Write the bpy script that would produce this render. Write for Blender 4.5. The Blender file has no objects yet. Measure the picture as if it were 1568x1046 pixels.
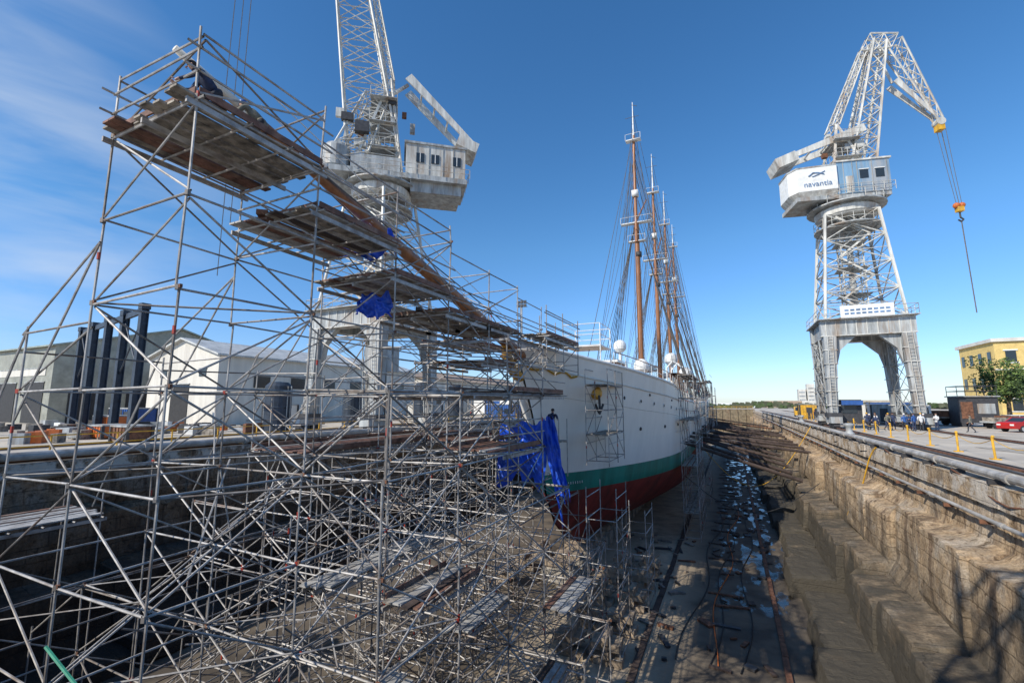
import bpy, bmesh, math, random
from mathutils import Vector, Matrix, noise, Quaternion
random.seed(7)
R=random.random
def U(a,b): return a+(b-a)*R()
scn=bpy.context.scene
V=Vector
# ------------------------------------------------------------------ materials
def nt(m):
    m.use_nodes=True
    return m.node_tree.nodes,m.node_tree.links
def mat(name,col,rough=.6,metal=0.,var=.25,scale=3.,bump=.0,col2=None,streak=False,spec=.5,dirt=None,dpos=(.52,.72)):
    m=bpy.data.materials.new(name); n,l=nt(m)
    b=n['Principled BSDF']; b.inputs['Roughness'].default_value=rough; b.inputs['Metallic'].default_value=metal
    b.inputs['Specular IOR Level'].default_value=spec
    tc=n.new('ShaderNodeTexCoord'); mp=n.new('ShaderNodeMapping')
    l.new(tc.outputs['Object'],mp.inputs[0])
    if streak: mp.inputs['Scale'].default_value=(1,1,.15)
    nz=n.new('ShaderNodeTexNoise'); nz.inputs['Scale'].default_value=scale; nz.inputs['Detail'].default_value=6; nz.inputs['Roughness'].default_value=.65
    l.new(mp.outputs[0],nz.inputs['Vector'])
    rp=n.new('ShaderNodeValToRGB')
    c2=col2 if col2 else tuple(c*(1-var*1.6) for c in col)
    rp.color_ramp.elements[0].position=.32; rp.color_ramp.elements[0].color=(*c2,1)
    rp.color_ramp.elements[1].position=.62; rp.color_ramp.elements[1].color=(*[min(1,c*(1+var*.25)) for c in col],1)
    l.new(nz.outputs[0],rp.inputs[0])
    out=rp.outputs[0]
    if dirt:
        n2=n.new('ShaderNodeTexNoise'); n2.inputs['Scale'].default_value=scale*.35; n2.inputs['Detail'].default_value=8; n2.inputs['Roughness'].default_value=.7
        l.new(mp.outputs[0],n2.inputs['Vector'])
        r2=n.new('ShaderNodeValToRGB'); r2.color_ramp.elements[0].position=dpos[0]; r2.color_ramp.elements[1].position=dpos[1]
        l.new(n2.outputs[0],r2.inputs[0])
        mx=n.new('ShaderNodeMix'); mx.data_type='RGBA'; l.new(r2.outputs[0],mx.inputs[0]); l.new(out,mx.inputs[6]); mx.inputs[7].default_value=(*dirt,1)
        out=mx.outputs[2]
    l.new(out,b.inputs['Base Color'])
    if bump:
        bp=n.new('ShaderNodeBump'); bp.inputs['Strength'].default_value=bump; bp.inputs['Distance'].default_value=.05
        n3=n.new('ShaderNodeTexNoise'); n3.inputs['Scale'].default_value=scale*4; n3.inputs['Detail'].default_value=5
        l.new(tc.outputs['Object'],n3.inputs['Vector']); l.new(n3.outputs[0],bp.inputs['Height']); l.new(bp.outputs[0],b.inputs['Normal'])
    return m
M={}
M['steel']=mat('galvanised_steel',(.44,.42,.40),.55,.2,.35,2.5,dirt=(.18,.13,.10))
M['steel2']=mat('weathered_steel',(.26,.235,.215),.6,.2,.4,2.5,dirt=(.17,.09,.05))
M['redm']=mat('red_marking',(.45,.05,.03),.6)
M['greenm']=mat('green_marking',(.04,.3,.2),.6)
M['plank']=mat('scaffold_plank',(.34,.30,.25),.85,0,.5,3,.3,dirt=(.15,.125,.10))
M['plankred']=mat('red_brown_plank',(.22,.11,.075),.8,0,.45,2.5,.2,dirt=(.25,.20,.16))
M['planksteel']=mat('steel_deck',(.44,.43,.41),.65,.1,.3,3,dirt=(.25,.19,.14))
M['cwhite']=mat('crane_white_paint',(.66,.65,.60),.55,0,.3,1.6,0,dirt=(.30,.21,.14),streak=True,dpos=(.50,.68))
M['cgrey']=mat('crane_grey_paint',(.42,.44,.44),.55,0,.35,1.8,0,dirt=(.26,.19,.13),streak=True,dpos=(.50,.68))
M['cblue']=mat('crane_house_blue',(.20,.35,.50),.45,0,.25,1.,dirt=(.34,.36,.38),streak=True,dpos=(.5,.62))
M['glass']=mat('dark_glass',(.03,.04,.05),.12,0,.1,1)
M['black']=mat('black_rubber',(.03,.03,.032),.7,0,.3,3)
M['dark']=mat('dark_steel',(.06,.06,.065),.6,.2,.3,3)
M['rust']=mat('rust',(.20,.09,.05),.85,0,.4,3,.2)
M['hullw']=mat('hull_white',(.83,.80,.73),.42,0,.07,.5,.03,dirt=(.62,.55,.45),streak=True,dpos=(.54,.76))
M['hullg']=mat('hull_green',(.01,.24,.18),.45,0,.3,.8,dirt=(.03,.28,.22),streak=True)
M['hullr']=mat('hull_antifouling_red',(.24,.03,.025),.6,0,.4,.8,.1,dirt=(.13,.035,.028),streak=True)
M['wood']=mat('varnished_wood',(.36,.15,.06),.4,0,.3,3,streak=True)
M['deck']=mat('teak_deck',(.35,.25,.16),.7,0,.3,3)
M['gold']=mat('gold_paint',(.62,.34,.05),.35,.3,.2,4)
M['white']=mat('white_paint',(.78,.78,.75),.4,0,.08,2,dirt=(.5,.47,.42),dpos=(.55,.8))
M['rope']=mat('rope',(.14,.13,.12),.8)
M['tarp']=mat('blue_tarpaulin',(.018,.10,.66),.38,0,.3,2,.15)
M['yellow']=mat('yellow_paint',(.72,.40,.03),.5,0,.25,3,dirt=(.3,.2,.1))
M['orange']=mat('orange_paint',(.60,.15,.03),.5,0,.25,3)
M['red']=mat('red_paint',(.45,.02,.02),.3,0,.1,3)
M['bluep']=mat('blue_paint',(.03,.10,.32),.4,0,.2,3)
M['logo']=mat('faded_blue_lettering',(.16,.27,.45),.5,0,.4,3)
M['navy']=mat('navy_steel',(.03,.045,.07),.55,0,.3,2)
M['skin']=mat('skin',(.45,.26,.18),.55,0,.05,8)
M['hair']=mat('hair',(.03,.02,.015),.7)
M['shirtn']=mat('navy_overalls',(.03,.045,.10),.85,0,.3,6)
M['shirtw']=mat('white_shirt',(.65,.65,.65),.85,0,.1,6)
M['pants']=mat('dark_trousers',(.04,.045,.06),.9,0,.3,6)
M['hoodie']=mat('khaki_shirt',(.20,.19,.15),.9,0,.3,6)
M['ochre']=mat('ochre_wall',(.74,.54,.20),.8,0,.15,1)
M['cream']=mat('cream_wall',(.68,.65,.58),.8,0,.12,.6,0,dirt=(.45,.42,.37),streak=True)
M['tan']=mat('tan_wall',(.50,.42,.33),.85,0,.2,.6)
M['tile']=mat('tile_roof',(.42,.31,.22),.8,0,.3,1.5,.2)
M['leaf']=mat('foliage',(.13,.20,.04),.7,0,.5,1.5)
M['leaf2']=mat('foliage_dark',(.06,.10,.03),.8,0,.4,1.5)
M['bark']=mat('bark',(.12,.09,.06),.9,0,.4,5,.4)
M['pipe']=mat('pipe_grey',(.46,.44,.41),.5,.1,.3,1.5,dirt=(.28,.2,.13))
M['timber']=mat('old_timber',(.08,.055,.045),.85,0,.4,2,.3)
M['tblock']=mat('keel_block_timber',(.38,.30,.22),.85,0,.4,2,.3)
M['concrete']=mat('concrete_block',(.42,.38,.32),.9,0,.3,2,.4,dirt=(.25,.2,.15))
M['gate']=mat('dock_gate_rusty',(.24,.19,.12),.8,0,.4,1,.2,dirt=(.16,.10,.06))
def corr(name,col,sc=4.,axis='X'):
    m=mat(name,col,.5,.1,.2,.7,dirt=tuple(c*.6 for c in col)); n,l=nt(m)
    w=n.new('ShaderNodeTexWave'); w.inputs['Scale'].default_value=sc; w.bands_direction=axis
    tc=n.new('ShaderNodeTexCoord'); l.new(tc.outputs['Object'],w.inputs['Vector'])
    b=n.new('ShaderNodeBump'); b.inputs['Strength'].default_value=.8; b.inputs['Distance'].default_value=.08
    l.new(w.outputs[0],b.inputs['Height']); l.new(b.outputs[0],n['Principled BSDF'].inputs['Normal']); return m
M['corrg']=corr('corrugated_roof',(.34,.38,.32),.8)
M['corrd']=corr('corrugated_wall',(.36,.36,.30),.8)
M['corrw']=corr('corrugated_white',(.60,.60,.57),.8,'Y')
def stone(name,c_hi,c_lo,c_dark,c_deep,z0=-2.5,z1=-8.6,bias=.74):
    m=bpy.data.materials.new(name); n,l=nt(m); b=n['Principled BSDF']; b.inputs['Roughness'].default_value=.9
    b.inputs['Specular IOR Level'].default_value=.25
    tc=n.new('ShaderNodeTexCoord'); O=tc.outputs['Object']
    def noi(s,scale=(1,1,1),d=8,rg=.65):
        mp=n.new('ShaderNodeMapping'); mp.inputs['Scale'].default_value=scale; l.new(O,mp.inputs[0])
        z=n.new('ShaderNodeTexNoise'); z.inputs['Scale'].default_value=s; z.inputs['Detail'].default_value=d; z.inputs['Roughness'].default_value=rg
        l.new(mp.outputs[0],z.inputs['Vector']); return z.outputs[0]
    def ramp(i,a,c,ca,cb):
        r=n.new('ShaderNodeValToRGB'); r.color_ramp.elements[0].position=a; r.color_ramp.elements[1].position=c
        r.color_ramp.elements[0].color=(*ca,1); r.color_ramp.elements[1].color=(*cb,1); l.new(i,r.inputs[0]); return r.outputs[0]
    def mix(f,a,bb,mode='MIX'):
        x=n.new('ShaderNodeMix'); x.data_type='RGBA'; x.blend_type=mode
        if isinstance(f,float): x.inputs[0].default_value=f
        else: l.new(f,x.inputs[0])
        for k,vv in ((6,a),(7,bb)):
            if isinstance(vv,tuple): x.inputs[k].default_value=(*vv,1)
            else: l.new(vv,x.inputs[k])
        return x.outputs[2]
    base=ramp(noi(1.3),.38,.60,c_lo,c_hi)
    gr=ramp(noi(.55,d=5),.5,.62,(0,0,0),(.6,.6,.6)); base=mix(gr,base,tuple((c_hi[0]+c_hi[1]+c_hi[2])/3*k for k in (.98,.92,.82)))
    st=ramp(noi(1.5,(1,1,.12),rg=.7),.50,.62,(0,0,0),(.9,.9,.9))
    c=mix(st,base,c_dark)
    fine=ramp(noi(11.,rg=.75),.32,.66,(.48,.46,.44),(1.15,1.13,1.10))
    c=mix(1.,c,fine,'MULTIPLY')
    pit=ramp(noi(4.,d=4,rg=.5),.34,.40,(.35,.32,.28),(1,1,1)); c=mix(.8,c,pit,'MULTIPLY')
    sep=n.new('ShaderNodeSeparateXYZ'); l.new(O,sep.inputs[0]); cb=n.new('ShaderNodeCombineXYZ')
    l.new(sep.outputs[1],cb.inputs[0]); l.new(sep.outputs[2],cb.inputs[1])
    br=n.new('ShaderNodeTexBrick'); br.inputs['Scale'].default_value=1; br.inputs['Brick Width'].default_value=1.45; br.inputs['Row Height'].default_value=.62
    br.inputs['Mortar Size'].default_value=.03; br.inputs['Mortar Smooth'].default_value=.5; br.inputs['Color1'].default_value=(1.08,1.08,1.08,1); br.inputs['Color2'].default_value=(.70,.67,.64,1); br.inputs['Mortar'].default_value=(.42,.38,.34,1)
    wv=n.new('ShaderNodeTexNoise'); wv.inputs['Scale'].default_value=1.5; l.new(O,wv.inputs['Vector'])
    va=n.new('ShaderNodeVectorMath'); va.operation='MULTIPLY_ADD'; l.new(wv.outputs['Color'],va.inputs[0]); va.inputs[1].default_value=(.10,.10,0); l.new(cb.outputs[0],va.inputs[2])
    l.new(va.outputs[0],br.inputs['Vector'])
    c=mix(.6,c,br.outputs['Color'],'MULTIPLY')
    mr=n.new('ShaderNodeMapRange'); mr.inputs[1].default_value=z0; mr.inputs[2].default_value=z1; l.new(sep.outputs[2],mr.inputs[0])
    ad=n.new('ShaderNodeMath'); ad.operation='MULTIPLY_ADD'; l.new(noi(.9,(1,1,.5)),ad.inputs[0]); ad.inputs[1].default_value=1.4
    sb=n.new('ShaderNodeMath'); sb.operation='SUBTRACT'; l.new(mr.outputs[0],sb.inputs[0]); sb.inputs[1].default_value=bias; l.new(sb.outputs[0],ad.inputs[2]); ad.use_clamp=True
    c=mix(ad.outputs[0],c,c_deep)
    mr2=n.new('ShaderNodeMapRange'); mr2.inputs[1].default_value=-1.5; mr2.inputs[2].default_value=-.4; l.new(sep.outputs[2],mr2.inputs[0])
    mm=n.new('ShaderNodeMath'); mm.operation='MULTIPLY'; l.new(mr2.outputs[0],mm.inputs[0]); l.new(ramp(noi(1.2),.45,.55,(0,0,0),(.85,.85,.85)),mm.inputs[1])
    c=mix(mm.outputs[0],c,(.60,.54,.46))
    l.new(c,b.inputs['Base Color'])
    bp=n.new('ShaderNodeBump'); bp.inputs['Strength'].default_value=.9; bp.inputs['Distance'].default_value=.11
    l.new(noi(4.,d=12,rg=.7),bp.inputs['Height'])
    b2=n.new('ShaderNodeBump'); b2.inputs['Strength'].default_value=.7; b2.inputs['Distance'].default_value=.06
    l.new(br.outputs['Fac'],b2.inputs['Height']); b2.invert=True; l.new(bp.outputs[0],b2.inputs['Normal']); l.new(b2.outputs[0],b.inputs['Normal'])
    return m
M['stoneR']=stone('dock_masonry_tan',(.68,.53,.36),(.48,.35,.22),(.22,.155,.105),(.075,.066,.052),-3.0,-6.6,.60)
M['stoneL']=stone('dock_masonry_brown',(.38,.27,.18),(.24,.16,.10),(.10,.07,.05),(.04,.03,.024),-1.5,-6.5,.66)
def floormat():
    m=mat('dock_floor_concrete',(.50,.40,.28),.88,0,.3,.7,.3,dirt=(.26,.20,.14)); n,l=nt(m); b=n['Principled BSDF']
    tc=n.new('ShaderNodeTexCoord'); sep=n.new('ShaderNodeSeparateXYZ'); l.new(tc.outputs['Object'],sep.inputs[0])
    def mrange(s,a,c):
        x=n.new('ShaderNodeMapRange'); x.inputs[1].default_value=a; x.inputs[2].default_value=c; l.new(s,x.inputs[0]); return x.outputs[0]
    def mul(a,c,op='MULTIPLY'):
        x=n.new('ShaderNodeMath'); x.operation=op; l.new(a,x.inputs[0]); l.new(c,x.inputs[1]); return x.outputs[0]
    src=b.inputs['Base Color'].links[0].from_socket
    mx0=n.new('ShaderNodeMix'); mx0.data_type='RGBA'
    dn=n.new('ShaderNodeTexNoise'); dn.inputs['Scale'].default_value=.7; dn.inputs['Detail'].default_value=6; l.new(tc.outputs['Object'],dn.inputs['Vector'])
    side=mul(mrange(sep.outputs[0],-4.8,-2.),mrange(sep.outputs[0],-9.,-11.5),'MAXIMUM')  # painted shade: floor colour darkened on both sides of the sunlit middle strip
    shade=n.new('ShaderNodeMath'); shade.operation='ADD'; l.new(side,shade.inputs[0]) 
    d2=n.new('ShaderNodeMath'); d2.operation='MULTIPLY_ADD'; l.new(dn.outputs[0],d2.inputs[0]); d2.inputs[1].default_value=1.2; d2.inputs[2].default_value=-.7; l.new(d2.outputs[0],shade.inputs[1]); shade.use_clamp=True
    l.new(shade.outputs[0],mx0.inputs[0]); l.new(src,mx0.inputs[6]); mx0.inputs[7].default_value=(.075,.06,.045,1)
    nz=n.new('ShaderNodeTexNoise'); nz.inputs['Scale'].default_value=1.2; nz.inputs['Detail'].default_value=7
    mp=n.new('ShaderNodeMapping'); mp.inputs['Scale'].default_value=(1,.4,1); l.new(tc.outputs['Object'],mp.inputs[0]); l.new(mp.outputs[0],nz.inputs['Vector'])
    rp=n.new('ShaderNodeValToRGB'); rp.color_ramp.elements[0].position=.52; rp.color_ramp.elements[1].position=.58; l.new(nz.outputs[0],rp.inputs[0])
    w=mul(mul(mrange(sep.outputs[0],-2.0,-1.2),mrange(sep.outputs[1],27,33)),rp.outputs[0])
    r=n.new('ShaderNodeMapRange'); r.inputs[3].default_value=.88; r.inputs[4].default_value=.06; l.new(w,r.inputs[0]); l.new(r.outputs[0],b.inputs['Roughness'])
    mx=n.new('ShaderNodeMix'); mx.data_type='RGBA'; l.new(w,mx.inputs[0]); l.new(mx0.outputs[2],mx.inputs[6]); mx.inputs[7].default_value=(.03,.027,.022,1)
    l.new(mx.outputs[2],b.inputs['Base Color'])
    ns=b.inputs['Normal'].links[0].from_node; iv=n.new('ShaderNodeMapRange'); iv.inputs[3].default_value=.5; iv.inputs[4].default_value=.04; l.new(w,iv.inputs[0]); l.new(iv.outputs[0],ns.inputs['Strength'])
    return m
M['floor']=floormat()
M['ground']=mat('quay_concrete',(.54,.48,.39),.9,0,.25,.35,.25,col2=(.40,.35,.29),dirt=(.33,.29,.24))
M['asph']=mat('asphalt',(.12,.11,.10),.9,0,.3,.6,.2)
M['sea']=mat('sea_water',(.03,.07,.10),.2,0,.2,.02,.2)
M['farveg']=mat('far_vegetation',(.09,.10,.06),.9,0,.4,.1)
# ------------------------------------------------------------------ mesh builder
class MB:
    def __init__(s): s.v=[];s.f=[];s.m=[];s.mats=[]
    def mi(s,k):
        if k not in s.mats: s.mats.append(k)
        return s.mats.index(k)
    def face(s,idx,k): s.f.append(idx); s.m.append(s.mi(k))
    def poly(s,pts,k):
        o=len(s.v); s.v+= [tuple(p) for p in pts]; s.face(list(range(o,o+len(pts))),k)
    def tube(s,a,b,r,k,n=6,r2=None,caps=False):
        a=V(a);b=V(b);d=b-a
        if d.length<1e-6:return
        d.normalize(); h=V((0,0,1)) if abs(d.z)<.9 else V((1,0,0))
        x=d.cross(h).normalized(); y=d.cross(x); r2=r if r2 is None else r2; o=len(s.v)
        for p,q in ((a,r),(b,r2)):
            for i in range(n):
                t=2*math.pi*i/n; s.v.append(tuple(p+x*(q*math.cos(t))+y*(q*math.sin(t))))
        for i in range(n):
            j=(i+1)%n; s.face([o+i,o+j,o+n+j,o+n+i],k)
        if caps: s.face([o+i for i in range(n)][::-1],k); s.face([o+n+i for i in range(n)],k)
    def path(s,pts,r,k,n=5):
        for a,b in zip(pts,pts[1:]): s.tube(a,b,r,k,n)
    def bar(s,a,b,w,h,k,w2=None,h2=None):
        a=V(a);b=V(b);d=(b-a).normalized(); up=V((0,0,1)) if abs(d.z)<.95 else V((0,1,0))
        x=d.cross(up).normalized(); y=x.cross(d).normalized(); o=len(s.v)
        for p,ww,hh in ((a,w,h),(b,w2 or w,h2 or h)):
            for i,j in ((-1,-1),(1,-1),(1,1),(-1,1)): s.v.append(tuple(p+x*(i*ww/2)+y*(j*hh/2)))
        for q in ([0,1,5,4],[1,2,6,5],[2,3,7,6],[3,0,4,7],[3,2,1,0],[4,5,6,7]): s.face([o+i for i in q],k)
    def box(s,c,d,k,rz=0):
        c=V(c);o=len(s.v);ca,sa=math.cos(rz),math.sin(rz)
        for z in (-1,1):
            for x,y in ((-1,-1),(1,-1),(1,1),(-1,1)):
                X=x*d[0]/2;Y=y*d[1]/2; s.v.append((c.x+X*ca-Y*sa,c.y+X*sa+Y*ca,c.z+z*d[2]/2))
        for q in ([0,1,5,4],[1,2,6,5],[2,3,7,6],[3,0,4,7],[3,2,1,0],[4,5,6,7]): s.face([o+i for i in q],k)
    def bx(s,a,b,k): s.box(((a[0]+b[0])/2,(a[1]+b[1])/2,(a[2]+b[2])/2),(b[0]-a[0],b[1]-a[1],b[2]-a[2]),k)
    def lathe(s,c,prof,k,n=16,axis=None):
        o=len(s.v);c=V(c);q=Quaternion((1,0,0,0)) if axis is None else V((0,0,1)).rotation_difference(V(axis))
        for r,z in prof:
            for i in range(n):
                t=2*math.pi*i/n; s.v.append(tuple(c+q@V((r*math.cos(t),r*math.sin(t),z))))
        for a in range(len(prof)-1):
            for i in range(n):
                j=(i+1)%n; s.face([o+a*n+i,o+a*n+j,o+(a+1)*n+j,o+(a+1)*n+i],k)
        s.face([o+i for i in range(n)][::-1],k); s.face([o+(len(prof)-1)*n+i for i in range(n)],k)
    def ball(s,c,r,k,n=14,sz=1): 
        s.lathe(c,[(max(.001,r*math.sin(math.pi*i/8)),-r*sz*math.cos(math.pi*i/8)) for i in range(9)],k,n)
    def prism(s,pts,off,k):
        o=len(s.v);off=V(off);n=len(pts)
        s.v+=[tuple(V(p)) for p in pts]+[tuple(V(p)+off) for p in pts]
        for i in range(n):
            j=(i+1)%n; s.face([o+i,o+j,o+n+j,o+n+i],k)
        s.face([o+i for i in range(n)][::-1],k); s.face([o+n+i for i in range(n)],k)
    def truss(s,B,T,n,r,k,rd=None,skip=()):
        rd=rd or r*.55; B=[V(p) for p in B];T=[V(p) for p in T];N=len(B)
        for i in range(N): s.tube(B[i],T[i],r,k,5)
        for a in range(n+1):
            f=a/n; P=[B[i].lerp(T[i],f) for i in range(N)]
            for i in range(N): s.tube(P[i],P[(i+1)%N],rd,k,4)
            if a<n:
                Q=[B[i].lerp(T[i],(a+1)/n) for i in range(N)]
                for i in range(N):
                    j=(i+1)%N
                    s.tube(P[i],Q[j],rd,k,4)
                    if i not in skip: s.tube(P[j],Q[i],rd,k,4)
    def obj(s,name,parent=None,smooth=False):
        me=bpy.data.meshes.new(name); me.from_pydata(s.v,[],s.f)
        for k in s.mats: me.materials.append(M[k])
        me.polygons.foreach_set('material_index',s.m)
        if smooth: me.polygons.foreach_set('use_smooth',[True]*len(s.f))
        me.update(); o=bpy.data.objects.new(name,me); scn.collection.objects.link(o)
        if parent: o.parent=parent
        return o
def empty(name,loc=(0,0,0)):
    e=bpy.data.objects.new(name,None); scn.collection.objects.link(e); e.location=loc; return e
# ------------------------------------------------------------------ ground & dock
XL,XR,Y0,Y1=-30.,8.,1.4,215.; ZF=-9.
g=MB(); BIG=7000
for a in ((-BIG,-BIG,XL-.6,BIG),(XR+.6,-BIG,BIG,BIG),(XL-.6,-BIG,XR+.6,Y0),(XL-.6,Y1,XR+.6,BIG)):
    g.poly([(a[0],a[1],0),(a[2],a[1],0),(a[2],a[3],0),(a[0],a[3],0)],'ground')
g.obj('ground')
s=MB(); s.poly([(-BIG,420,.02),(BIG,300,.02),(BIG,BIG,.02),(-BIG,BIG,.02)],'sea'); s.obj('sea')
def dockwall(name,mir,m):
    prof=[(XR+.6,0),(XR,0),(XR-.05,-.75),(XR+.15,-.8),(XR-.02,-2.3),(7.2,-2.4),(7.05,-5.2),(5.45,-5.4),(5.25,-7.7),(3.2,-7.85),(2.9,-9.02)]
    pts=[]
    for i,(a,b) in enumerate(zip(prof,prof[1:])):
        L=math.hypot(b[0]-a[0],b[1]-a[1]); k=max(1,int(L/.22))
        for j in range(k): pts.append((a[0]+(b[0]-a[0])*j/k,a[1]+(b[1]-a[1])*j/k,i))
    pts.append((prof[-1][0],prof[-1][1],9))
    ys=[];y=Y0; BL=4.3
    while y<60: ys.append(y); y+=.25
    while y<Y1: ys.append(y); y+=1.7
    ys.append(Y1)
    for k in range(1,int(Y1/BL)): ys+= [k*BL-.03,k*BL+.03]
    ys=sorted(ys)
    mb=MB(); n=len(pts)
    for y in ys:
        blk=int(y/BL); base=[]
        for grp in range(5):
            random.seed(blk*31+grp*7+(500 if mir else 0)); base.append((U(-.45,.3),U(-.6,.2)))
        for (x,z,i) in pts:
            grp=0 if i<4 else 1 if i<6 else 2 if i<8 else 3
            ox,oz=base[grp]
            if grp==0: ox*=.12; oz=0
            if i==4: oz=base[1][1]*.6; ox=base[1][0]
            if z>-.9: oz=0
            a=.030 if z<-.85 else (.015 if z<-.3 else 0)
            f=y-blk*BL; edge=max(0,1-min(f,BL-f)/.4)*.12 if z<-1 else 0
            nx=noise.noise(V((x*1.4,y*1.1,z*1.4)))*a*2.4+noise.noise(V((x*5,y*4.6,z*5+9)))*a*1.2
            nz=noise.noise(V((x*1.9+40,y*1.8,z*1.9)))*a*2.2-edge
            if i in (5,7,9) and z<-1:
                nz-=max(0,noise.noise(V((y*1.3,grp*9.,3))))*.25
            if z<-8.9: ox=nx=oz=nz=0
            X=x+ox+nx; Z=z+oz+nz
            if mir: X=-22-X
            mb.v.append((X,y,Z))
    for a in range(len(ys)-1):
        for b in range(n-1):
            q=[a*n+b,a*n+b+1,(a+1)*n+b+1,(a+1)*n+b]
            mb.face(q if not mir else q[::-1],m)
    return mb.obj(name)
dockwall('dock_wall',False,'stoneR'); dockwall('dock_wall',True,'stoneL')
random.seed(11)
h=MB(); h.poly([(XL-.6,Y0,0),(XR+.6,Y0,0),(XR+.6,Y0,ZF-.1),(XL-.6,Y0,ZF-.1)],'stoneL')
h.bx((XL-.6,Y0-.6,.004),(XR+.6,Y0,.15),'concrete'); h.obj('dock_head_wall')
h=MB(); h.bx((XL-.6,Y1,-9.1),(XR+.6,Y1+4,.5),'gate')
for x in range(-28,8,3): h.bx((x,Y1-.3,-9),(x+.35,Y1-.003,.5),'gate')
for x in range(-28,9,2): h.tube((x,Y1+.5,.5),(x,Y1+.5,1.6),.05,'yellow',5)
h.tube((-29,Y1+.5,1.6),(8,Y1+.5,1.6),.06,'yellow',5); h.tube((-29,Y1+.5,1.1),(8,Y1+.5,1.1),.05,'yellow',5); h.obj('dock_gate')
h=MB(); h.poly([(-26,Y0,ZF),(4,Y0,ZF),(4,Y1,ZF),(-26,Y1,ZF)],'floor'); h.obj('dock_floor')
h=MB()
for x,w in ((-4.6,.3),(1.6,.25)):
    y=Y0+8
    while y<Y1-4: L_=U(1.6,3.2); h.box((x+U(-.03,.03),y+L_/2,ZF+.06),(w,L_-.06,.12),'timber' if x<0 else 'rust',U(-.008,.008)); y+=L_
y=24
while y<150:
    x0=-2.3+U(-.5,.5); h.box((x0+1.2,y,ZF+.05),(U(.9,2.4),U(.14,.26),.09),random.choice(['timber','dark','timber','rust']),U(-.2,.2)); y+=U(1.6,4.6)
h.obj('drain_kerb')
h=MB()
for y in range(30,132,2):
    h.bx((-12.1,y+U(-.1,.1),ZF),(-9.9,y+1.1,-8.0),'concrete'); h.bx((-11.9,y+.05,-8.0),(-10.1,y+1.0,-7.62),'tblock')
for y in range(22,37,3):
    for x in (-14.5,-8.2,-6.4):
        for lv_ in range(4): h.box((x+.6+U(-.08,.08),y+.6,ZF+.16+lv_*.31),(1.3,.34 if lv_%2 else 1.0,.3),'tblock',U(-.06,.06)+(1.57 if lv_%2 else 0))
h.obj('keel_blocks')
# ------------------------------------------------------------------ ship
ship=empty('tall_ship'); CX=-11.
stem=[(7,22.9),(5.8,23.7),(4,24.8),(2,26.0),(0,27.0),(-1.7,27.6),(-2.95,28.1),(-5,29.6),(-6.5,31.8),(-7.6,35)]
def interp(t,x):
    t=sorted(t)
    if x<=t[0][0]: return t[0][1]
    for a,b in zip(t,t[1:]):
        if x<=b[0]: return a[1]+(b[1]-a[1])*(x-a[0])/(b[0]-a[0])
    return t[-1][1]
ystem=lambda z: interp(stem,z)
yend=lambda z: interp([(-7.6,124),(-3,128),(0,132),(4,137)],z)
def sheer(y): return interp([(22,6.5),(29,5.6),(36,4.9),(46,4.25),(48,4.15),(48.6,3.3),(70,2.9),(100,3.1),(138,4.6)],y)
def half(y,z):
    B=6.5 if z>-3 else 6.5*max(.03,(1-((-3-z)/4.7)**3))**.5
    L=interp([(-7.6,34),(-3,22),(6,21)],z)
    x=min(1,max(0,(y-ystem(z))/L)); f=1-(1-x)**interp([(-7.6,1.6),(-3,2.1),(6,2.3)],z)
    s=min(1,max(0,(yend(z)-y)/24))**.55
    return max(.06,B*f)*max(.02,s) if s<1 else max(.06,B*f)
hb=MB(); NS=80; rows=[-7.6,-7.3,-6.7,-5.9,-5,-4,-2.95,-2.35,-1.7]+['k%d'%i for i in range(1,9)]
for sgn in (1,-1):
    o=len(hb.v)
    for t in range(NS+1):
        T=(t/NS)**1.5
        for rz in rows:
            if isinstance(rz,str):
                k=int(rz[1:])/8; yt=23.+T*(137-23); z=-1.7+(sheer(yt)+1.7)*k
            else: z=rz
            y=ystem(z)+T*(yend(z)-ystem(z))
            hb.v.append((CX+sgn*half(y,z),y,z))
    n=len(rows)
    for t in range(NS):
        for r in range(n-1):
            k='hullr' if r<6 else ('hullg' if r<8 else 'hullw')
            q=[o+t*n+r,o+(t+1)*n+r,o+(t+1)*n+r+1,o+t*n+r+1]
            hb.face(q if sgn>0 else q[::-1],k)
hb.obj('hull',ship,True)
d=MB(); pr=None
for i in range(60):
    y=24.6+i*1.9; z=sheer(y)-1.0; w=half(y,z)-.08
    cur=((CX-w,y,z),(CX+w,y,z))
    if pr: d.poly([pr[0],pr[1],cur[1],cur[0]],'deck')
    pr=cur
d.obj('deck',ship)
t=MB()
def hp(y,z,s=1,o=.03): return V((CX+s*(half(y,z)+o),y,z))
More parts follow.
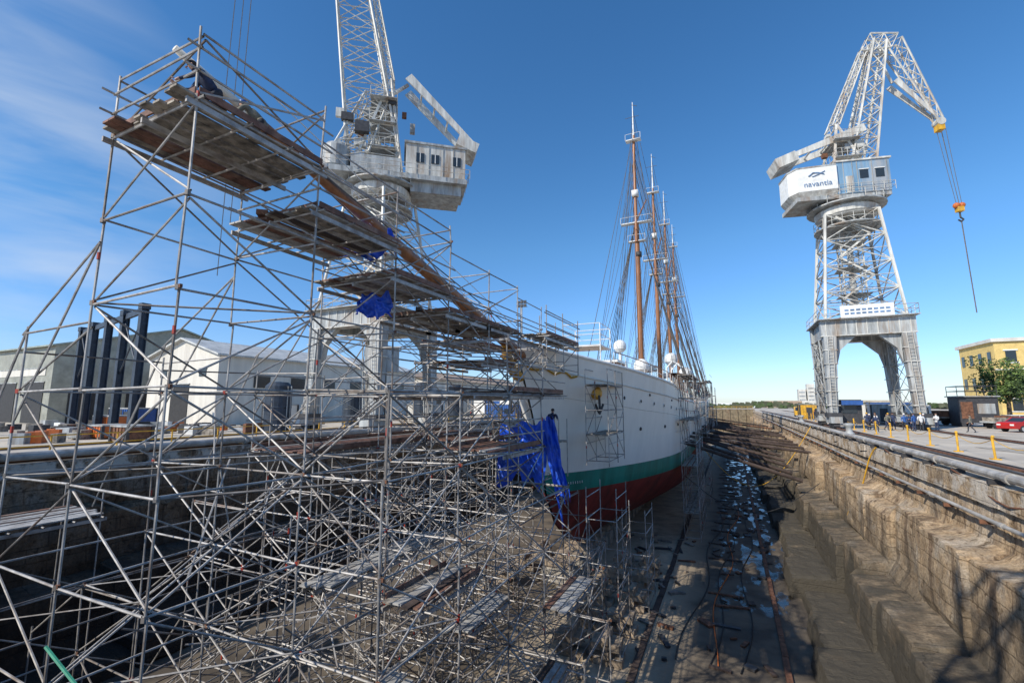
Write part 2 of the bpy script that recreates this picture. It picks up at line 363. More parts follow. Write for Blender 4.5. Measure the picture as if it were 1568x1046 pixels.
for s in (1,-1):
    ysq=[24.2+i*.7 for i in range(156)]
    t.path([hp(y,sheer(y),s,0) for y in ysq],.10,'white',5)
    t.path([hp(y,sheer(y)-1.15,s,.0) for y in ysq],.07,'cream',5)
    t.path([hp(y,sheer(y)-2.6,s,-.01) for y in ysq],.035,'cream',4)
    rl=[V(hp(y,sheer(y),s,-.12))+V((0,0,.95)) for y in ysq[::2] if y>30]
    t.path(rl,.035,'wood',4); t.path([p-V((0,0,.45)) for p in rl],.02,'white',4)
    for p in rl: t.tube(p,p-V((0,0,.95)),.025,'white',4)
    for y in [33+i*2.3 for i in range(38)]:
        z=sheer(y)-2.0; p=hp(y,z,s,0); nrm=(hp(y+.5,z,s)-hp(y,z,s)).cross(V((0,0,1))).normalized()
        if nrm.x*s<0: nrm=-nrm
        t.tube(p-nrm*.02,p+nrm*.03,.19,'white',10,caps=True); t.tube(p,p+nrm*.04,.13,'black',10,caps=True)
    for y in [36+i*4.6 for i in range(12)]:
        z=.9; p=hp(y,z,s,0); t.tube(p,p+V((s*.04,-.02,0)),.14,'black',8,caps=True)
    for y in [31+i*5.7 for i in range(14)]:
        p=hp(y,sheer(y)-1.4,s,.0); t.box(p,(.06,.5,.16),'dark')
    for z in (.2,2.1):
        t.path([hp(y,z,s,-.012) for y in ysq if y>29],.02,'hullw',4)
    p=hp(30.0,3.5,s,0); t.lathe(p,[(.40,-.1),(.46,.08),(.26,.16)],'gold',12,axis=(s*.75,-.65,0))
    a=p+V((s*.3,-.3,-.15)); t.tube(a,a+V((s*.05,-.05,-1.1)),.08,'dark',6); t.path([a+V((-.1*s,-.55,-.6)),a+V((0,-.3,-1.05)),a+V((0,0,-1.2)),a+V((0,.3,-1.05)),a+V((.1*s,.6,-.6))],.08,'dark',6)
    t.path([V(hp(24.0+i*.4,5.0-.05*i+.14*math.sin(i*1.9),s,.05)) for i in range(11)],.07,'gold',5)
for s in (1,-1):
    for k in range(9): t.box(hp(29.2+k*.18,-2.4,s,.02),(.02,.1,.16),'white')
t.obj('rails_and_portholes',ship)
b=MB()
BA=V((CX,25.6,5.25)); BT=V((CX,5.5,10.75)); bd=(BT-BA).normalized()
b.tube(BA,BA.lerp(BT,.5),.34,'wood',14,.26); b.tube(BA.lerp(BT,.5),BA.lerp(BT,.93),.26,'wood',14,.14); b.tube(BA.lerp(BT,.93),BT+bd*.35,.12,'cream',12,.08,True)
for f in (.12,.3,.5,.7,.85,.93):
    q=BA.lerp(BT,f); b.tube(q-bd*.07,q+bd*.07,.37-.24*f,'white',12,caps=True)
b.path([V((CX,24.2,4.3)),V((CX,23.2,4.6)),V((CX,22.5,5.3)),V((CX,22.3,5.8))],.28,'gold',8)
b.ball((CX,22.2,6.0),.22,'gold')
b.path([V((CX,23.2,4.9)),V((CX-.5,22.7,5.5))],.12,'gold',6); b.path([V((CX,23.2,4.9)),V((CX+.5,22.7,5.5))],.12,'gold',6)
for s_ in (-1,1):
    b.tube(BA.lerp(BT,.93),(CX+s_*1.8,28,4.5),.03,'rope',4); b.tube(BA.lerp(BT,.6),(CX+s_*1.4,26.6,3.6),.03,'rope',4)
    b.path([BA.lerp(BT,.05)+V((s_*.5,0,.9)),BA.lerp(BT,.9)+V((s_*.3,0,.8))],.02,'white',4)
b.obj('bowsprit',ship,True)
m=MB()
for my,top in ((65,48.5),(84,50),(101,50),(117,48)):
    m.tube((CX,my,2),(CX,my+.5,29),.42,'wood',12,.34); m.tube((CX,my+.1,26),(CX,my+.8,43),.25,'wood',10,.18)
    m.tube((CX,my+.8,43),(CX,my+.9,top),.13,'white',8,.05)
    for z,w in ((29,2.2),(26.2,1.2),(42,1.1)):
        m.box((CX,my+.5,z),(w*2,.9,.12),'white')
        m.path([(CX-w,my,z+.9),(CX+w,my,z+.9)],.03,'white',4)
        for q in (-w,0,w): m.tube((CX+q,my,z),(CX+q,my,z+.9),.03,'white',4)
    m.box((CX,my+.4,33.5),(.9,.9,.9),'white'); m.box((CX+.2,my+.4,24.2),(.7,.7,.7),'dark')
    m.tube((CX-1,my,top-3),(CX+1,my,top-3),.04,'rope',4); m.tube((CX,my,top-1),(CX+.8,my,top-1.4),.04,'rope',4)
    for k in range(5):
        x=U(-.9,.9); m.tube((CX+x,my-.4,3),(CX+x*.5,my+.4,U(26,42)),.028,'rope',4)
    for s_ in (-1,1):
        ch=[]
        for k in range(6):
            y=my-1.2+k*1.5; base=V((CX+s_*6.3,y,sheer(y)+.3)); hd=V((CX+s_*.3,my+.4,28.5)); m.tube(base,hd,.038,'rope',4); ch.append((base,hd))
        for q in range(1,30):
            f=q/32; m.tube(ch[0][0].lerp(ch[0][1],f),ch[-1][0].lerp(ch[-1][1],f),.014,'rope',3)
        for k in range(5):
            y=my+7+k*1.5; m.tube((CX+s_*6.3,y,sheer(y)+.3),(CX,my+.7,43-k*3),.032,'rope',4)
            m.tube((CX+s_*(2.2-.2*k),my+.5,29),(CX,my+.8,42-k),.026,'rope',4)
        m.tube((CX+s_*6.3,my+13,sheer(my)+.3),(CX,my+.9,top-1),.028,'rope',4)
        for k in range(3): m.tube((CX+s_*(6.2-.3*k),my-4-k*1.5,sheer(my)+.3),(CX,my+.8,top-4-k*5),.028,'rope',4)
    if my<110: m.tube((CX,my+.6,7.2),(CX,my+15,8.4),.22,'wood',10); m.tube((CX,my+1.2,7.75),(CX,my+14.2,8.9),.42,'cream',8,.25)
    m.tube((CX,my+.6,29.4),(CX,my+11,37),.13,'wood',8)
    m.tube((CX,my+.9,top-2),(CX,my+18,30),.026,'rope',4)
for z,y in ((28,40),(42,37)): m.tube((CX,65,z),(CX,y,5),.03,'rope',4)
m.obj('masts_and_rigging',ship,True)
dk=MB()
dk.bx((CX-1.6,42,3.5),(CX+1.6,46,6.6),'wood'); dk.bx((CX-1.8,41.8,6.6),(CX+1.8,46.2,6.8),'white')
dk.bx((CX-2.6,50,2),(CX+2.6,60,5.2),'cream'); dk.bx((CX-2.8,49.8,5.2),(CX+2.8,60.2,5.35),'deck')
dk.bx((CX-2.9,68,1.8),(CX+2.9,80,4.9),'wood'); dk.bx((CX-3.1,67.8,4.9),(CX+3.1,80.2,5.1),'white')
dk.bx((CX-3.1,88,1.8),(CX+3.1,97,6.6),'wood'); dk.bx((CX-3.4,87.6,6.6),(CX+3.4,97.4,6.85),'white')
dk.bx((CX-3,104,1.8),(CX+3,114,5),'cream')
for y in (51.5,54,56.5,69.5,72,74.5,77,89.5,92,94.5):
    dk.box((CX+2.96 if y>60 else CX+2.63,y,4.2),(.06,1.0,.7),'glass')
for y in (43,45): dk.box((CX+1.62,y,5.4),(.06,.8,.8),'glass')
dk.box((CX,41.97,5.4),(1.6,.06,.8),'glass')
for x,y,z,r in ((CX+1.6,44,8.3,.62),(CX+1.2,58,7.4,.95),(CX+3.0,74,9.6,1.0),(CX+4.6,79,7.6,1.1),(CX+.2,52,6.9,.5)):
    dk.tube((x,y,z-3.2),(x,y,z-r*.7),.14,'white',8); dk.lathe((x,y,z),[(r*.55,-r*.9),(r*.95,-r*.45),(r,0),(r*.92,r*.4),(r*.68,r*.74),(r*.35,r*.94),(.01,r)],'white',16)
for x in (CX-1.6,CX+1.6):
    for y in (36.5,40): dk.tube((x,y,4),(x,y,9.4),.05,'white',5)
for z in (7.6,8.5,9.4):
    dk.path([(CX-1.6,36.5,z),(CX+1.6,36.5,z),(CX+1.6,40,z),(CX-1.6,40,z),(CX-1.6,36.5,z)],.035,'white',4)
dk.bx((CX-1.6,36.5,7.5),(CX+1.6,40,7.58),'white')
for y in (62,86,99):
    for s_ in (1,):
        o=V((CX+s_*4.9,y,5.9)); pr=None
        for i in range(9):
            f=i/8; w=.95*math.sin(math.pi*(.06+.88*f))**.6; yy=(f-.5)*7; sec=[o+V((-w,yy,.6)),o+V((-w*.8,yy,-.1)),o+V((0,yy,-.55)),o+V((w*.8,yy,-.1)),o+V((w,yy,.6))]
            if pr:
                for a in range(4): dk.poly([pr[a],pr[a+1],sec[a+1],sec[a]],'orange' if y>90 else 'wood')
                dk.poly([pr[0],pr[4],sec[4],sec[0]],'cream')
            pr=sec
        for q in (-2.4,2.4): dk.path([(o.x-.9,y+q,3),(o.x-.9,y+q,7.2),(o.x-.2,y+q,8),(o.x+.6,y+q,7.6)],.09,'white',6)
for i in range(40):
    y=U(30,115); s_=U(-3.5,4.8); dk.box((CX+s_*min(1,(y-24)/25),y,sheer(y)-.4),(U(.4,1.3),U(.4,1.6),U(.6,2.2)),random.choice(['white','wood','cream','cgrey']),U(0,.4))
for y,z in ((33,5.6),(35,5.4)): dk.lathe((CX,y,z),[(.5,-1.1),(.35,-.6),(.35,-.1),(.55,.1)],'white',12)
dk.obj('deckhouses_and_fittings',ship)
r=MB(); r.bx((CX-.2,125,-7.4),(CX+.2,128.5,-1),'hullr'); r.obj('rudder',ship)
# ------------------------------------------------------------------ scaffolding
sc=empty('scaffolding'); S=MB(); P=MB()
rS=.027
def sk(): return 'steel' if R()<.7 else 'steel2'
def joint(p):
    S.tube(p-V((0,0,.05)),p+V((0,0,.05)),.058,'steel2' if R()<.85 else 'redm',6)
    if R()<.5: S.box(p+V((.05,0,.02)),(.1,.05,.07),'rust')
def pole(x,y,a,b):
    x+=U(-.03,.03);y+=U(-.03,.03)
    S.tube((x,y,a),(x+U(-.04,.04),y+U(-.04,.04),b),rS,sk(),6)
    z=a+1
    while z<b:
        if R()<.15: S.tube((x,y,z),(x,y,z+.16),.034,'redm',6)
        z+=1.
Xs=[-18.8,-15.7,-12.6,-9.4,-6.9,-4.4]; Ys=[4.9,8.0,11.1,14.2,17.3,20.4,23.5,26.6,29.7,32.8]
lv=[-8.7,-6.9,-4.9,-2.9,-.9,1.1,3.1,5.0,6.9,8.95]
def top(i,j):
    if i in(2,3): return [10.5,10.7,9.8,9.6,8.7,8.7,8.2,-1.2,-2.8,-4.8][j]
    if i==1: return [4.7,4.2,4.0,4.0,3.9,5.2,5.2,3.4,3,1][j]
    if i==0: return [-2.8,-2.8,-.8,-.8,-.8,1.2,1.2,-.8,-.8,-.8][j]
    if i==4: return [None,3.2,3.2,5.2,5.2,-.8,-.8,-4.8,None,None][j]
    if i==5: return [None,None,None,-4.8,-4.8,None,None,None,None,None][j]
def clear(x,y,z):
    if y>21 and x>-10 and -1.0<z<4.4 : return False
    if y<23: return True
    return abs(x-CX)>half(y,min(z,5.5))+.25 if y>ystem(z)-.3 else True
tops={}
for i,x in enumerate(Xs):
    for j,y in enumerate(Ys):
        t_=top(i,j)
        if t_ is None: continue
        tops[(i,j)]=t_
        zs=[ZF]+[l for l in lv if l<t_]+[t_]
        for a,b_ in zip(zs,zs[1:]):
            if clear(x,y,b_) and clear(x,y,a): pole(x,y,a,b_)
        for l_ in lv:
            if l_<t_ and clear(x,y,l_): joint(V((x,y,l_)))
def face(i,j,i2,j2):
    if (i,j) not in tops or (i2,j2) not in tops: return
    tt=min(tops[(i,j)],tops[(i2,j2)]); a=(Xs[i],Ys[j]);b_=(Xs[i2],Ys[j2])
    pz=None; fl=(i+j)%2
    for l_ in lv+[tt-.15]:
        if l_>tt: continue
        if not(clear(*a,l_) and clear(*b_,l_) and clear((a[0]+b_[0])/2,(a[1]+b_[1])/2,l_)): pz=None; continue
        o=U(-.04,.04)
        S.tube((a[0],a[1],l_+o),(b_[0],b_[1],l_-o),rS*.95,sk(),6)
        if pz is not None and l_-pz>1.2:
            if R()<.85:
                A,B_=(a,b_) if fl else (b_,a)
                if clear(*A,pz) and clear(*B_,l_): S.tube((A[0],A[1]+.05,pz+.08),(B_[0],B_[1]+.05,l_-.08),rS*.9,sk(),6)
            if R()<.22:
                A,B_=(b_,a) if fl else (a,b_)
                S.tube((A[0]+.05,A[1],pz+.08),(B_[0]+.05,B_[1],l_-.08),rS*.9,sk(),6)
            fl=1-fl
        pz=l_
for i in range(len(Xs)):
    for j in range(len(Ys)):
        if i+1<len(Xs): face(i,j,i+1,j)
        if j+1<len(Ys): face(i,j,i,j+1)
for i in range(4):
    for j in range(8):
        if (i+1,j+1) in tops and (i,j) in tops:
            for l_ in (-6.9,-2.9,1.1,5.0):
                if l_<min(tops[(i,j)],tops[(i+1,j+1)]) and R()<.5 and clear(Xs[i],Ys[j],l_) and clear(Xs[i+1],Ys[j+1],l_):
                    S.tube((Xs[i],Ys[j],l_),(Xs[i+1],Ys[j+1],l_+.05),rS*.9,sk(),5)
for j in (0,1,2,3):
    y=Ys[j]
    S.tube((-12.6,y,6.4),(-15.9,y,4.5),rS,'steel'); S.tube((-15.7,y,4.6),(-18.9,y,-.5),rS,'steel'); S.tube((-15.7,y,4.6),(-17.4,y,2.),rS,'steel')
    S.tube((-12.6,y,6.4),(-15.7,y,2.4),rS,'steel'); S.tube((-18.8,y,-2.9),(-21.9,y,-4.9),rS,'steel'); S.tube((-21.9,y,-9),(-21.9,y,-4.7),rS,'steel'); S.tube((-18.8,y,-4.9),(-21.9,y,-8.7),rS,'steel')
for k in range(34):
    x=U(-17,-7.); y=U(9,20)
    if not clear(x,y,-2): continue
    z1=random.choice([-2,-.5,1,3,-4]); pole(x,y,ZF,z1)
    for l_ in (-8,-6,-4,-2,0,2):
        if l_<z1: S.tube((x,y,l_),(x+U(-.3,.3),y+U(1.4,2.2),l_),rS*.9,sk(),5); S.tube((x,y,l_),(x+U(1.2,1.8),y,l_+U(-.05,.05)),rS*.9,sk(),5)
for k in range(100):
    x=U(-16,-8); y=U(8,20); z=U(-8.5,1.5)
    d_=V((U(-1,1),U(-1,1),U(-1.,1.))).normalized()*U(1.8,3.4)
    if clear(x,y,z) and clear(x+d_.x,y+d_.y,z+d_.z) and z+d_.z>-9: S.tube((x,y,z),V((x,y,z))+d_,rS*.9,sk(),5)
def tower(x0,x1,ys,z0,z1,step=2.,plat=True):
    for y in ys:
        for x in (x0,x1): pole(x,y,z0,z1)
    z=z0+.3; c=0
    while z<z1:
        for y in ys: S.tube((x0,y,z),(x1,y,z),rS,sk(),5)
        for a,b_ in zip(ys,ys[1:]):
            for x in (x0,x1):
                S.tube((x,a,z),(x,b_,z),rS,sk(),5); S.tube((x,a,z+1),(x,b_,z+1),rS*.9,sk(),5)
                if z+step<z1: S.tube((x,a if c%2 else b_,z),(x,b_ if c%2 else a,z+step),rS*.9,sk(),5)
            if plat and c%2==1:
                for q in range(3): P.bx((x0+.05+q*(x1-x0)/3,a-.1,z+.04),(x0+(q+.9)*(x1-x0)/3,b_+.1,z+.085),'plank')
        z+=step; c+=1
tower(-6.6,-5.2,[22.2,24.7],ZF,-1.2,plat=False); tower(-6.3,-4.9,[28.4,30.9],ZF,-3.4,plat=False)
tower(-8.05,-6.7,[27.4,29.6,31.8],-.9,4.9,1.5); 
tower(-4.3,-3.0,[44,46.5,49,51.5,54],ZF,5.4); tower(-4.0,-2.8,[60,63,66],ZF,5.8); tower(-4.,-2.8,[78,81,84,87],-4,6.5)
tower(-3.9,-2.8,[98,101,104],-4,6)
def platform(x0,x1,y0,y1,z,k='plank',toe=True,rail=True,under=True):
    n=max(3,int((x1-x0)/.27)); w=(x1-x0)/n
    for a in range(n):
        xx=x0+a*w; zz=z+U(0,.04); g_=U(.02,.07)
        P.bx((xx+g_,y0-U(.0,.4),zz),(xx+w-.01,y1+U(.0,.3),zz+.05),k if R()<.6 else random.choice(['planksteel','planksteel','timber','plankred']))
    if under:
        nn=max(2,int((y1-y0)/.8)); 
        for q in range(nn+1):
            yy=y0+(y1-y0)*q/nn; S.tube((x0-.25,yy,z-.05),(x1+.25,yy,z-.05),rS*1.1,'steel')
        for xx in (x0,(x0+x1)/2,x1): S.bar((xx,y0-.2,z-.16),(xx,y1+.2,z-.16),.06,.12,'steel')
    if toe:
        P.bx((x0-.06,y0,z+.06),(x0-.02,y1,z+.22),'plankred'); P.bx((x1+.02,y0,z+.06),(x1+.06,y1,z+.22),'plankred')
    if rail:
        for xx in (x0-.05,x1+.05):
            for h_ in (.55,1.05): S.tube((xx,y0-.3,z+h_),(xx,y1+.3,z+h_),rS,'steel')
platform(-12.6,-9.4,4.9,8.0,8.95); platform(-12.6,-9.4,8,11.1,7.8); platform(-12.6,-9.4,11.1,14.2,6.85)
platform(-12.6,-9.4,14.2,17.3,6.2); platform(-12.6,-9.4,17.3,20.4,6.2); platform(-9.3,-7.9,20.4,25.5,6.1); platform(-15.2,-12.6,20.4,25.5,6.1)
for y in (20.5,23,25.4): 
    for x in (-9.3,-7.9): pole(x,y,4.4,7.6)
    S.tube((-9.3,y,5),(-7.9,y,5),rS,'steel'); S.tube((-9.3,y,4.5),(-7.9,y,6),rS,'steel')
for z in (4.6,5.4,6.6,7.3):
    S.tube((-7.9,20.4,z),(-7.9,25.5,z),rS,'steel')
for y0,y1,z in ((4.9,8,8.95),(8,11.1,7.8),(11.1,14.2,6.85),(14.2,17.3,6.2)):
    P.bx((-12.6,y0-.06,z+.06),(-9.4,y0-.02,z+.2),'plankred')
    for h_ in (.55,1.05): S.tube((-12.7,y0-.05,z+h_),(-9.3,y0-.05,z+h_),rS,'steel')
platform(-9.3,-7.0,14.2,20.0,3.2,rail=True); platform(-12.4,-9.6,17.3,20.6,1.15,'plankred'); platform(-15.6,-12.7,11.1,23.5,1.15,'plankred')
platform(-9.3,-7.,14.2,17.3,1.15,'plankred'); platform(-15.6,-12.7,17.3,26,3.2); platform(-12.4,-9.6,17.3,20.4,4.6)
platform(-9.3,-8.,11.1,14.2,-2.85,rail=False); platform(-6.9,-5.9,17.3,20.4,-4.85,'planksteel',False,False)
platform(-9.3,-8.4,8,11.1,-4.85,'planksteel',False,False);platform(-9.3,-8.3,11.1,14.2,-6.85,'planksteel',False,False);platform(-9.3,-8.4,14.2,17.3,-4.85,'planksteel',False,False)
platform(-12.5,-11.5,11.1,17.3,-2.85,'planksteel',False,False); platform(-6.8,-6.,14.2,17.3,-6.85,'planksteel',False,False)
platform(-26,-22.9,6.5,10.,-1.6,'planksteel',False,False)
for x in (-26,-22.9):
    for y in (6.5,10): S.tube((x,y,ZF+ (1.2 if x<-25 else 0)),(x,y,-.6),rS,'steel')
S.tube((-12.6,4.85,-2.0),(-11.2,4.85,-2.4),.033,'greenm'); S.tube((-11.2,4.85,-2.4),(-9.4,4.85,-2.9),.033,'redm')
for k in range(14):
    y=U(5.2,19); z=interp([(4.9,9.05),(8,9.05),(8.1,7.9),(11.1,7.9),(11.2,6.95),(14.2,6.95),(14.3,6.3),(20,6.3)],y); P.box((U(-12.3,-9.7),y,z+.12),(U(.3,1.5),U(.15,.3),.14),random.choice(['plank','plankred','cgrey','dark','timber']),U(0,3))
S.obj('tubes',sc); P.obj('boards',sc)
# ------------------------------------------------------------------ tarpaulins
def tarp(name,o,ux,uz,w,h_,amp=.25,n=36,seed=1):
    mb=MB(); o=V(o);ux=V(ux).normalized();uz=V(uz).normalized();nn=ux.cross(uz)
    for j in range(n+1):
        for i in range(n+1):
            a=i/n;c=j/n
            q=V((a*3+seed,c*1.6,seed*2.)); dsp=noise.noise(q*1.3)*amp*2+noise.noise(q*4)*amp*.7+abs(noise.noise(V((a*9,c*2,seed))))*amp*1.1
            ed=noise.noise(V((a*4,seed,0)))*.5*c; sag=-.25*math.sin(math.pi*a*2.)**2*(1-c)
            p=o+ux*(a*w*(1-.12*c*math.sin(seed+a*3)))+uz*((-c)*h_*(1+ed)+sag)+nn*dsp
            mb.v.append(tuple(p))
    for j in range(n):
        for i in range(n): mb.face([j*(n+1)+i,j*(n+1)+i+1,(j+1)*(n+1)+i+1,(j+1)*(n+1)+i],'tarp')
    ob=mb.obj(name,None,True); return ob
tarp('blue_tarpaulin',(-10.9,21.4,1.8),(1,-.05,.10),(0,.1,1),2.6,3.0,.24,seed=3)
tarp('blue_tarpaulin',(-8.6,21.3,2.2),(.6,.8,0),(-.24,.1,1),.8,4.2,.18,seed=5)
tarp('blue_tarpaulin',(-12.3,11.3,8.9),(1,.3,-.1),(0,.1,1),2.2,1.0,.25,seed=8)
tarp('blue_tarpaulin',(-11.9,12.2,6.8),(1,.2,-.05),(0,.1,1),1.2,.9,.2,seed=9)
# ------------------------------------------------------------------ cranes
def crane(cx,cy,ang,kind):
    root=empty('portal_crane'); hw=3.95 if kind=='R' else 4.5
    A=MB(); c0=V((cx,cy,0))
    for sx in (-1,1):
        for sy in (-1,1):
            ft=c0+V((sx*hw,sy*hw,1.3)); tp=c0+V((sx*(hw-.3),sy*(hw-.3),10.6))
            A.bar(ft,tp,.85,.95,'cgrey',1.25,1.35)
            for zz in (2.6,4.2,5.8,7.4,9.0): A.box(ft.lerp(tp,(zz-1.3)/9.3),(1.2+zz*.02,1.25+zz*.02,.09),'cwhite')
            A.prism([c0+V((sx*(hw-.9),sy*(hw-.75)-.15*sy,10.6)),c0+V((sx*(hw-.9),sy*(hw-.75)-.15*sy,7.4)),c0+V((sx*(hw-1.3),sy*(hw-.75)-.15*sy,9)),c0+V((sx*(hw-2.9),sy*(hw-.75)-.15*sy,10.6))],V((0,sy*.7,0)),'cgrey')
            A.box(ft+V((0,0,-.35)),(1.1,3.2,.7),'cgrey'); A.box(ft+V((0,0,.2)),(1.5,1.6,.5),'dark')
            for q in (-1.1,-.4,.4,1.1): A.tube(ft+V((-.3,q,-.95)),ft+V((.3,q,-.95)),.34,'dark',12,caps=True)
            for w in (-.25,.25): A.tube(ft+V((w,-sy*.0-.75,0)),tp+V((w,-.75,0)),.035,'cwhite',4)
            for k in range(26): p=ft.lerp(tp,k/26); A.tube(p+V((-.25,-.75,0)),p+V((.25,-.75,0)),.025,'cwhite',4)
        A.truss([c0+V((sx*hw-.3,-hw+.9,1.4)),c0+V((sx*hw+.3,-hw+.9,1.4)),c0+V((sx*hw+.3,hw-.9,1.4)),c0+V((sx*hw-.3,hw-.9,1.4))],[c0+V((sx*hw-.6,-hw+1.2,10.4)),c0+V((sx*hw,-hw+1.2,10.4)),c0+V((sx*hw,hw-1.2,10.4)),c0+V((sx*hw-.6,hw-1.2,10.4))],3,.08,'cgrey')
    for sy in (-1,1):
        A.box(c0+V((0,sy*(hw-.35),11.6)),(2*hw+1.0,1.1,1.9),'cgrey')
        for k in range(9): A.box(c0+V((-hw+k*hw/4,sy*(hw-.35),11.6)),(.1,1.2,1.9),'cwhite')
        for zz in (10.68,12.5): A.box(c0+V((0,sy*(hw-.35),zz)),(2*hw+1.06,1.3,.1),'cwhite')
    for sx in (-1,1): A.box(c0+V((sx*(hw-.35),0,11.6)),(1.1,2*hw-2.,1.9),'cgrey')
    A.box(c0+V((0,0,12.62)),(2*hw+1.6,2*hw+1.6,.1),'cgrey')
    def railring(r,z,n=20,hh=1.1):
        for h_ in (.55,hh):
            A.path([c0+V((r*math.cos(2*math.pi*i/n),r*math.sin(2*math.pi*i/n),z+h_)) for i in range(n+1)],.035,'cwhite',4)
        for i in range(n): A.tube(c0+V((r*math.cos(2*math.pi*i/n),r*math.sin(2*math.pi*i/n),z)),c0+V((r*math.cos(2*math.pi*i/n),r*math.sin(2*math.pi*i/n),z+hh)),.03,'cwhite',4)
    q=hw+.7
    for h_ in (.55,1.1): A.path([c0+V((a*q,b_*q,12.7+h_)) for a,b_ in ((-1,-1),(1,-1),(1,1),(-1,1),(-1,-1))],.035,'cwhite',4)
    for a in range(9):
        for b_ in (-1,1):
            A.tube(c0+V((-q+a*q/4,b_*q,12.7)),c0+V((-q+a*q/4,b_*q,13.8)),.03,'cwhite',4);A.tube(c0+V((b_*q,-q+a*q/4,12.7)),c0+V((b_*q,-q+a*q/4,13.8)),.03,'cwhite',4)
    def sq(h_,z): return [c0+V((a*h_,b_*h_,z)) for a,b_ in ((-1,-1),(1,-1),(1,1),(-1,1))]
    zt=26.2 if kind=='L' else 26.0
    A.truss(sq(hw-.1,12.7),sq(2.7,zt),4,.18,'cwhite',.075)
    A.truss(sq(1.1,12.7),sq(1.1,zt),9,.08,'cwhite',.045)
    for k in range(4):
        z0=12.7+(zt-12.7)*k/4; z1=12.7+(zt-12.7)*(k+1)/4; ha=(hw-.1)+(2.8-hw)*k/4; hb_=(hw-.1)+(2.8-hw)*(k+1)/4; hm=(ha+hb_)/2; zm=(z0+z1)/2
        for a,b_ in ((0,-1),(0,1),(-1,0),(1,0)):
            mid=c0+V((a*hm,b_*hm,zm))
            for s_ in (-1,1):
                e=c0+(V((s_*hm,b_*hm,zm)) if a==0 else V((a*hm,s_*hm,zm))); A.tube(mid,e,.05,'cwhite',4)
    for f in (.25,.5,.75):
        z=12.7+(zt-12.7)*f; h_=(hw-.1)-(hw-2.8)*f
        for a in sq(h_,z): A.tube(a,c0+V((0,0,z)),.07,'cwhite',5)
        A.box(c0+V((0,0,z)),(3.2,3.2,.08),'cgrey')
        for hh in (.6,1.1): A.path([c0+V((a*1.6,b_*1.6,z+hh)) for a,b_ in ((-1,-1),(1,-1),(1,1),(-1,1),(-1,-1))],.03,'cwhite',4)
    for i in range(5):
        z=12.7+i*2.6; s_=1 if i%2 else -1
        for o in (0,.7): A.bar(c0+V((-1.6*s_,-1.8-o,z)),c0+V((1.6*s_,-1.8-o,z+2.6)),.06,.2,'cwhite'); A.tube(c0+V((-1.6*s_,-1.8-o,z+1)),c0+V((1.6*s_,-1.8-o,z+3.6)),.03,'cwhite',4)
        for k in range(9): A.box(c0+V((-1.6*s_+3.2*s_*k/9,-2.15,z+2.6*k/9)),(.28,.7,.04),'cgrey')
    A.tube(c0+V((0,0,12.7)),c0+V((0,0,zt)),.35,'cgrey',10)
    A.lathe(c0,[(2.6,zt-1.6),(3.6,zt-1.5),(3.6,zt-1.35),(2.6,zt-1.25)],'cgrey',20); railring(3.55,zt-1.35)
    A.lathe(c0,[(2.9,zt-.2),(3.3,zt+.1),(3.4,zt+.8),(3.1,zt+1.1)],'cwhite',24)
    A.lathe(c0,[(3.9,zt+1.1),(4.2,zt+1.15),(4.2,zt+1.3),(3.9,zt+1.35)],'cgrey',24); railring(4.15,zt+1.3)
    A.obj('portal_and_tower',root)
    B=MB(); ca,sa=math.cos(ang),math.sin(ang); dz=zt-26.2
    def L(s,w,z): return c0+V((s*ca-w*sa,s*sa+w*ca,z+dz))
    def lb(s0,s1,w0,w1,z0,z1,k): B.box(L((s0+s1)/2,(w0+w1)/2,(z0+z1)/2),(s1-s0,w1-w0,z1-z0),k,ang)
    def LT(Bq,Tq,n,r,k,rd=None): B.truss([L(*p) for p in Bq],[L(*p) for p in Tq],n,r,k,rd)
    def rail(s0,s1,w0,w1,z):
        c=[(s0,w0),(s1,w0),(s1,w1),(s0,w1),(s0,w0)]
        for hh in (.55,1.1): B.path([L(a,b_,z+hh) for a,b_ in c],.032,'cwhite',4)
        for (a,b_),(a2,b2) in zip(c,c[1:]):
            for q in range(5): f=q/5; B.tube(L(a+(a2-a)*f,b_+(b2-b_)*f,z),L(a+(a2-a)*f,b_+(b2-b_)*f,z+1.1),.03,'cwhite',4)
    if kind=='R':
        lb(-6.4,3.9,-2.6,2.6,28.0,28.5,'cgrey'); rail(-1.8,4.2,-2.95,2.95,28.5)
        pts=[(-6.9,-1.4),(-6.2,-2.6),(-1.9,-2.95),(-1.9,2.95),(-6.2,2.6),(-6.9,1.4)]
        pts2=[(-5.9,-1.),(-5.3,-1.9),(-1.9,-2.2),(-1.9,2.2),(-5.3,1.9),(-5.9,1.)]
        B.prism([L(a,b_,29.2) for a,b_ in pts],V((0,0,3.0)),'white')
        o=len(B.v); B.v+=[tuple(L(a,b_,28.0)) for a,b_ in pts2]+[tuple(L(a,b_,29.19)) for a,b_ in pts]
        for i in range(6): B.face([o+i,o+(i+1)%6,o+6+(i+1)%6,o+6+i],'cwhite')
        B.prism([L(a*1.01,b_*1.01,32.2) for a,b_ in pts],V((0,0,.2)),'cgrey')
        lb(-1.87,3.9,-2.7,2.7,28.51,32.6,'cblue'); lb(-2.0,4.1,-2.85,2.85,32.6,32.8,'cwhite')
        for s_ in (1.1,2.8): lb(s_-.45,s_+.45,-2.76,-2.7,30.3,31.4,'glass'); lb(s_-.55,s_+.55,-2.79,-2.7,31.4,31.5,'white'); lb(s_-.45,s_+.45,2.7,2.76,30.3,31.4,'glass')
        for s_ in (-1.1,-.1,.4,2.0,3.6): lb(s_-.04,s_+.04,-2.74,-2.7,28.6,32.5,'cgrey')
        lb(-.9,-.2,-2.76,-2.7,28.6,30.7,'cwhite'); lb(3.9,3.96,-1.8,1.8,30.2,31.7,'glass')
